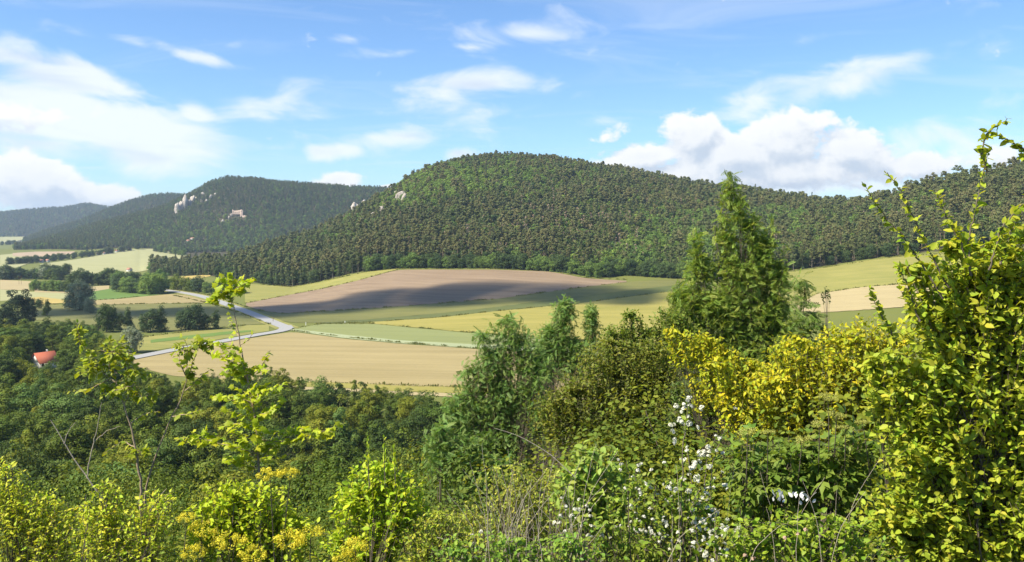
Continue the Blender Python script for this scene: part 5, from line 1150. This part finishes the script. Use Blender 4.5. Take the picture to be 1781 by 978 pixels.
# --- bushes on the steep bank just below, whose tops show between the near plants
gb = np.random.default_rng(300)
BK = [(60, 30, 870), (150, 26, 880), (240, 34, 850), (330, 30, 860), (420, 40, 850), (520, 34, 850), (590, 28, 870), (690, 36, 820), (740, 28, 830), (770, 40, 770), (830, 24, 810), (120, 45, 850), (280, 48, 830), (470, 50, 830), (620, 48, 820), (0, 40, 860), (900, 13, 800), (960, 12, 800), (1000, 13.5, 800), (1212, 12.2, 705), (1165, 12.5, 745), (1080, 12, 800), (1150, 11, 830), (1270, 12, 780), (1330, 15, 740), (1430, 15, 740), (1520, 13, 720), (1560, 20, 640), (1470, 22, 640), (1400, 24, 650), (1640, 11, 600), (1720, 11, 520), (700, 15, 900), (560, 14, 910), (420, 13, 920), (250, 13, 910), (90, 13, 910), (1790, 12, 500)]
for i, (px, Yb, yt) in enumerate(BK):
    x = (px - CX) / F * Yb; z = float(H(x, Yb)); h = CAMZ - (yt - Y0) / F * Yb - z
    if h < .8: continue

    tree('bank_leaf%d' % (i % 3), (x, Yb, z - .2), h, ['wood', 'woody', 'wood'][i % 3] if px < 800 else ['wood', 'woody'][i % 2], 'bank bush', 'bushes on the steep bank below the viewpoint', 'bank_bush', gb.uniform(.9, 1.2) * min(1.8, max(.8, 5.0 / h)), 'bush')
bank = sorted([o for o in bpy.data.objects if o.name.startswith('bank_bush')], key=lambda o: o.location.x / o.location.y)
for i, o in enumerate(bank):
    q = CX + F * o.location.x / o.location.y; near_ = o.location.y < 20
    side = 'under the red roof' if q < 130 else 'behind the forked sapling' if q < 360 else 'behind the maple sapling' if q < 560 else 'left of the locust trees' if q < 800 else 'behind the dry stalks' if q < 1120 else 'around the elder' if q < 1480 else 'behind the big right shrub'
    o['label'] = ('near ' if near_ else 'lower ') + 'leafy bush on the steep bank ' + side
# --- ground layer of grass and herbs
def undergrowth():
    g = np.random.default_rng(400); n = 52000
    Yv = 2.6 + 36 * g.random(n) ** 1.9; x = g.uniform(-.72, .72, n) * (Yv + 2); z = H(x, Yv)
    hgt = g.uniform(.18, .6, n); lean = g.normal(size=(n, 2)) * .35
    al = unit(np.column_stack([lean, np.ones(n)])); nor = unit(np.column_stack([g.normal(size=(n, 2)), np.full(n, .3)]))
    u = g.random((n, 1)); col = np.array((.10, .15, .02)) * u + np.array((.26, .25, .05)) * (1 - u)
    V, Fc, c = place_leaves('lance', np.column_stack([x, Yv, z - .03]), al, nor, hgt, col); a = Acc(); a.add(V, Fc, c)
    pos = np.column_stack([x, Yv, z + g.uniform(.05, .5, n)]); al = unit(g.normal(size=(n, 3)) * [1, 1, .3])
    V, Fc, c = place_leaves('diamond', pos, al, np.array([0, 0, 1.]) + g.normal(size=(n, 3)) * .4, g.uniform(.05, .1, n), col * np.array([.8, 1, .9])); a.add(V, Fc, c)
    o = obj('undergrowth', a.mesh('undergrowth', LMW), kind='stuff'); o['label'] = 'grass and low herbs covering the bank'
undergrowth()

def margins():
    g = np.random.default_rng(410); a = Acc()
    lines = [[(428, 528), (500, 514), (560, 503), (620, 489), (690, 470)], [(445, 540), (490, 546), (600, 540), (700, 533), (860, 521), (1000, 502), (1090, 491)], [(640, 562), (720, 570), (830, 580), (1050, 595)], [(560, 562.5), (640, 561), (760, 553), (860, 542), (1000, 529), (1160, 508)],
             [(505, 575), (600, 587), (700, 597), (835, 607), (1050, 621)], [(690, 468), (780, 468), (860, 468), (960, 472), (1020, 484), (1090, 487)], [(430, 493), (470, 497), (510, 500), (560, 490), (640, 473), (690, 468)], [(1240, 490), (1370, 474), (1440, 465), (1560, 447), (1781, 432)],
             [(225, 590), (330, 577), (430, 566)], [(40, 528), (150, 532), (250, 529), (372, 528)], [(145, 524), (200, 521), (290, 511)], [(480, 664), (600, 667), (840, 676)], [(512, 572), (560, 564), (650, 564)], [(1380, 537), (1420, 512), (1500, 500), (1640, 490)], [(300, 514), (372, 530), (430, 550), (470, 565)], [(310, 505), (372, 515), (430, 535)]]
    for ln in lines:
        P = np.array(ln, float); t = np.linspace(0, 1, 60); d = np.concatenate([[0], np.cumsum(np.hypot(*np.diff(P, axis=0).T))]) ; px = np.interp(t * d[-1], d, P[:, 0]); py = np.interp(t * d[-1], d, P[:, 1]); Y = hit(px, py); X = (px - CX) / F * Y
        n = int(np.sum(np.hypot(np.diff(X), np.diff(Y))) * 9); u = np.sort(g.random(n)) * 59; x = np.interp(u, np.arange(60), X) + g.normal(size=n) * .7; y = np.interp(u, np.arange(60), Y) + g.normal(size=n) * .7
        k = np.clip(vnoise(u * 1.7, u * 0 + P[0, 0], 9) * 1.5 - .1, .15, 1.2); al = unit(np.column_stack([g.normal(size=(n, 2)) * .4, np.ones(n)])); nor = unit(np.column_stack([g.normal(size=(n, 2)), np.full(n, .6)])); w_ = g.random((n, 1))
        a.add(*place_leaves('diamond', np.column_stack([x, y, H(x, y)]), al, nor, g.uniform(.5, 1.3, n) * k, np.array((.10, .135, .03)) * w_ + np.array((.26, .23, .075)) * (1 - w_)))
    o = obj('field_margin_grass', a.mesh('field_margin_grass', LMY), kind='stuff'); o['label'] = 'rough tall grass along the field margins'
margins()
central_forest(); far_forests()
# ---- labels that several things share: say which one where there are only a few
ORD = ['leftmost', 'second from left', 'third from left', 'fourth from left', 'fifth from left', 'sixth from left']
same = {}
for o in bpy.data.objects:
    if o.parent is None and 'group' in o.keys() and 'label' in o.keys(): same.setdefault(o['label'], []).append(o)
for lab, os_ in same.items():
    n = len(os_)
    if 1 < n <= 11 and len(lab.split()) <= 13:
        os_.sort(key=lambda o: o.location.x / max(o.location.y, 1))
        for i, o in enumerate(os_): o['label'] = lab + ', ' + (ORD[i] if i <= (n - 1) // 2 else ORD[n - 1 - i].replace('left', 'right'))
# ------------------------------------------------------------------ air
def haze():
    x, y0, y1, z0, z1 = 8600, -60, 9300, -8, 300
    V = [(-x, y0, z0), (x, y0, z0), (x, y1, z0), (-x, y1, z0), (-x, y0, z1), (x, y0, z1), (x, y1, z1), (-x, y1, z1)]
    Fc = [(0, 3, 2, 1), (4, 5, 6, 7), (0, 1, 5, 4), (1, 2, 6, 5), (2, 3, 7, 6), (3, 0, 4, 7)]
    m = bpy.data.materials.new('valley_air'); m.use_nodes = True; T = NT(m.node_tree); m.node_tree.nodes.clear()
    v = T.node('ShaderNodeVolumePrincipled'); v.inputs['Color'].default_value = (.62, .78, 1.0, 1); v.inputs['Density'].default_value = 6.5e-5
    v.inputs['Anisotropy'].default_value = .2
    T.l.new(v.outputs[0], T.node('ShaderNodeOutputMaterial').inputs['Volume'])
    o = obj('haze', mesh('haze', V, Fc, m)); o['kind'] = 'stuff'; o['label'] = 'thin blue summer haze over the valley'
haze()
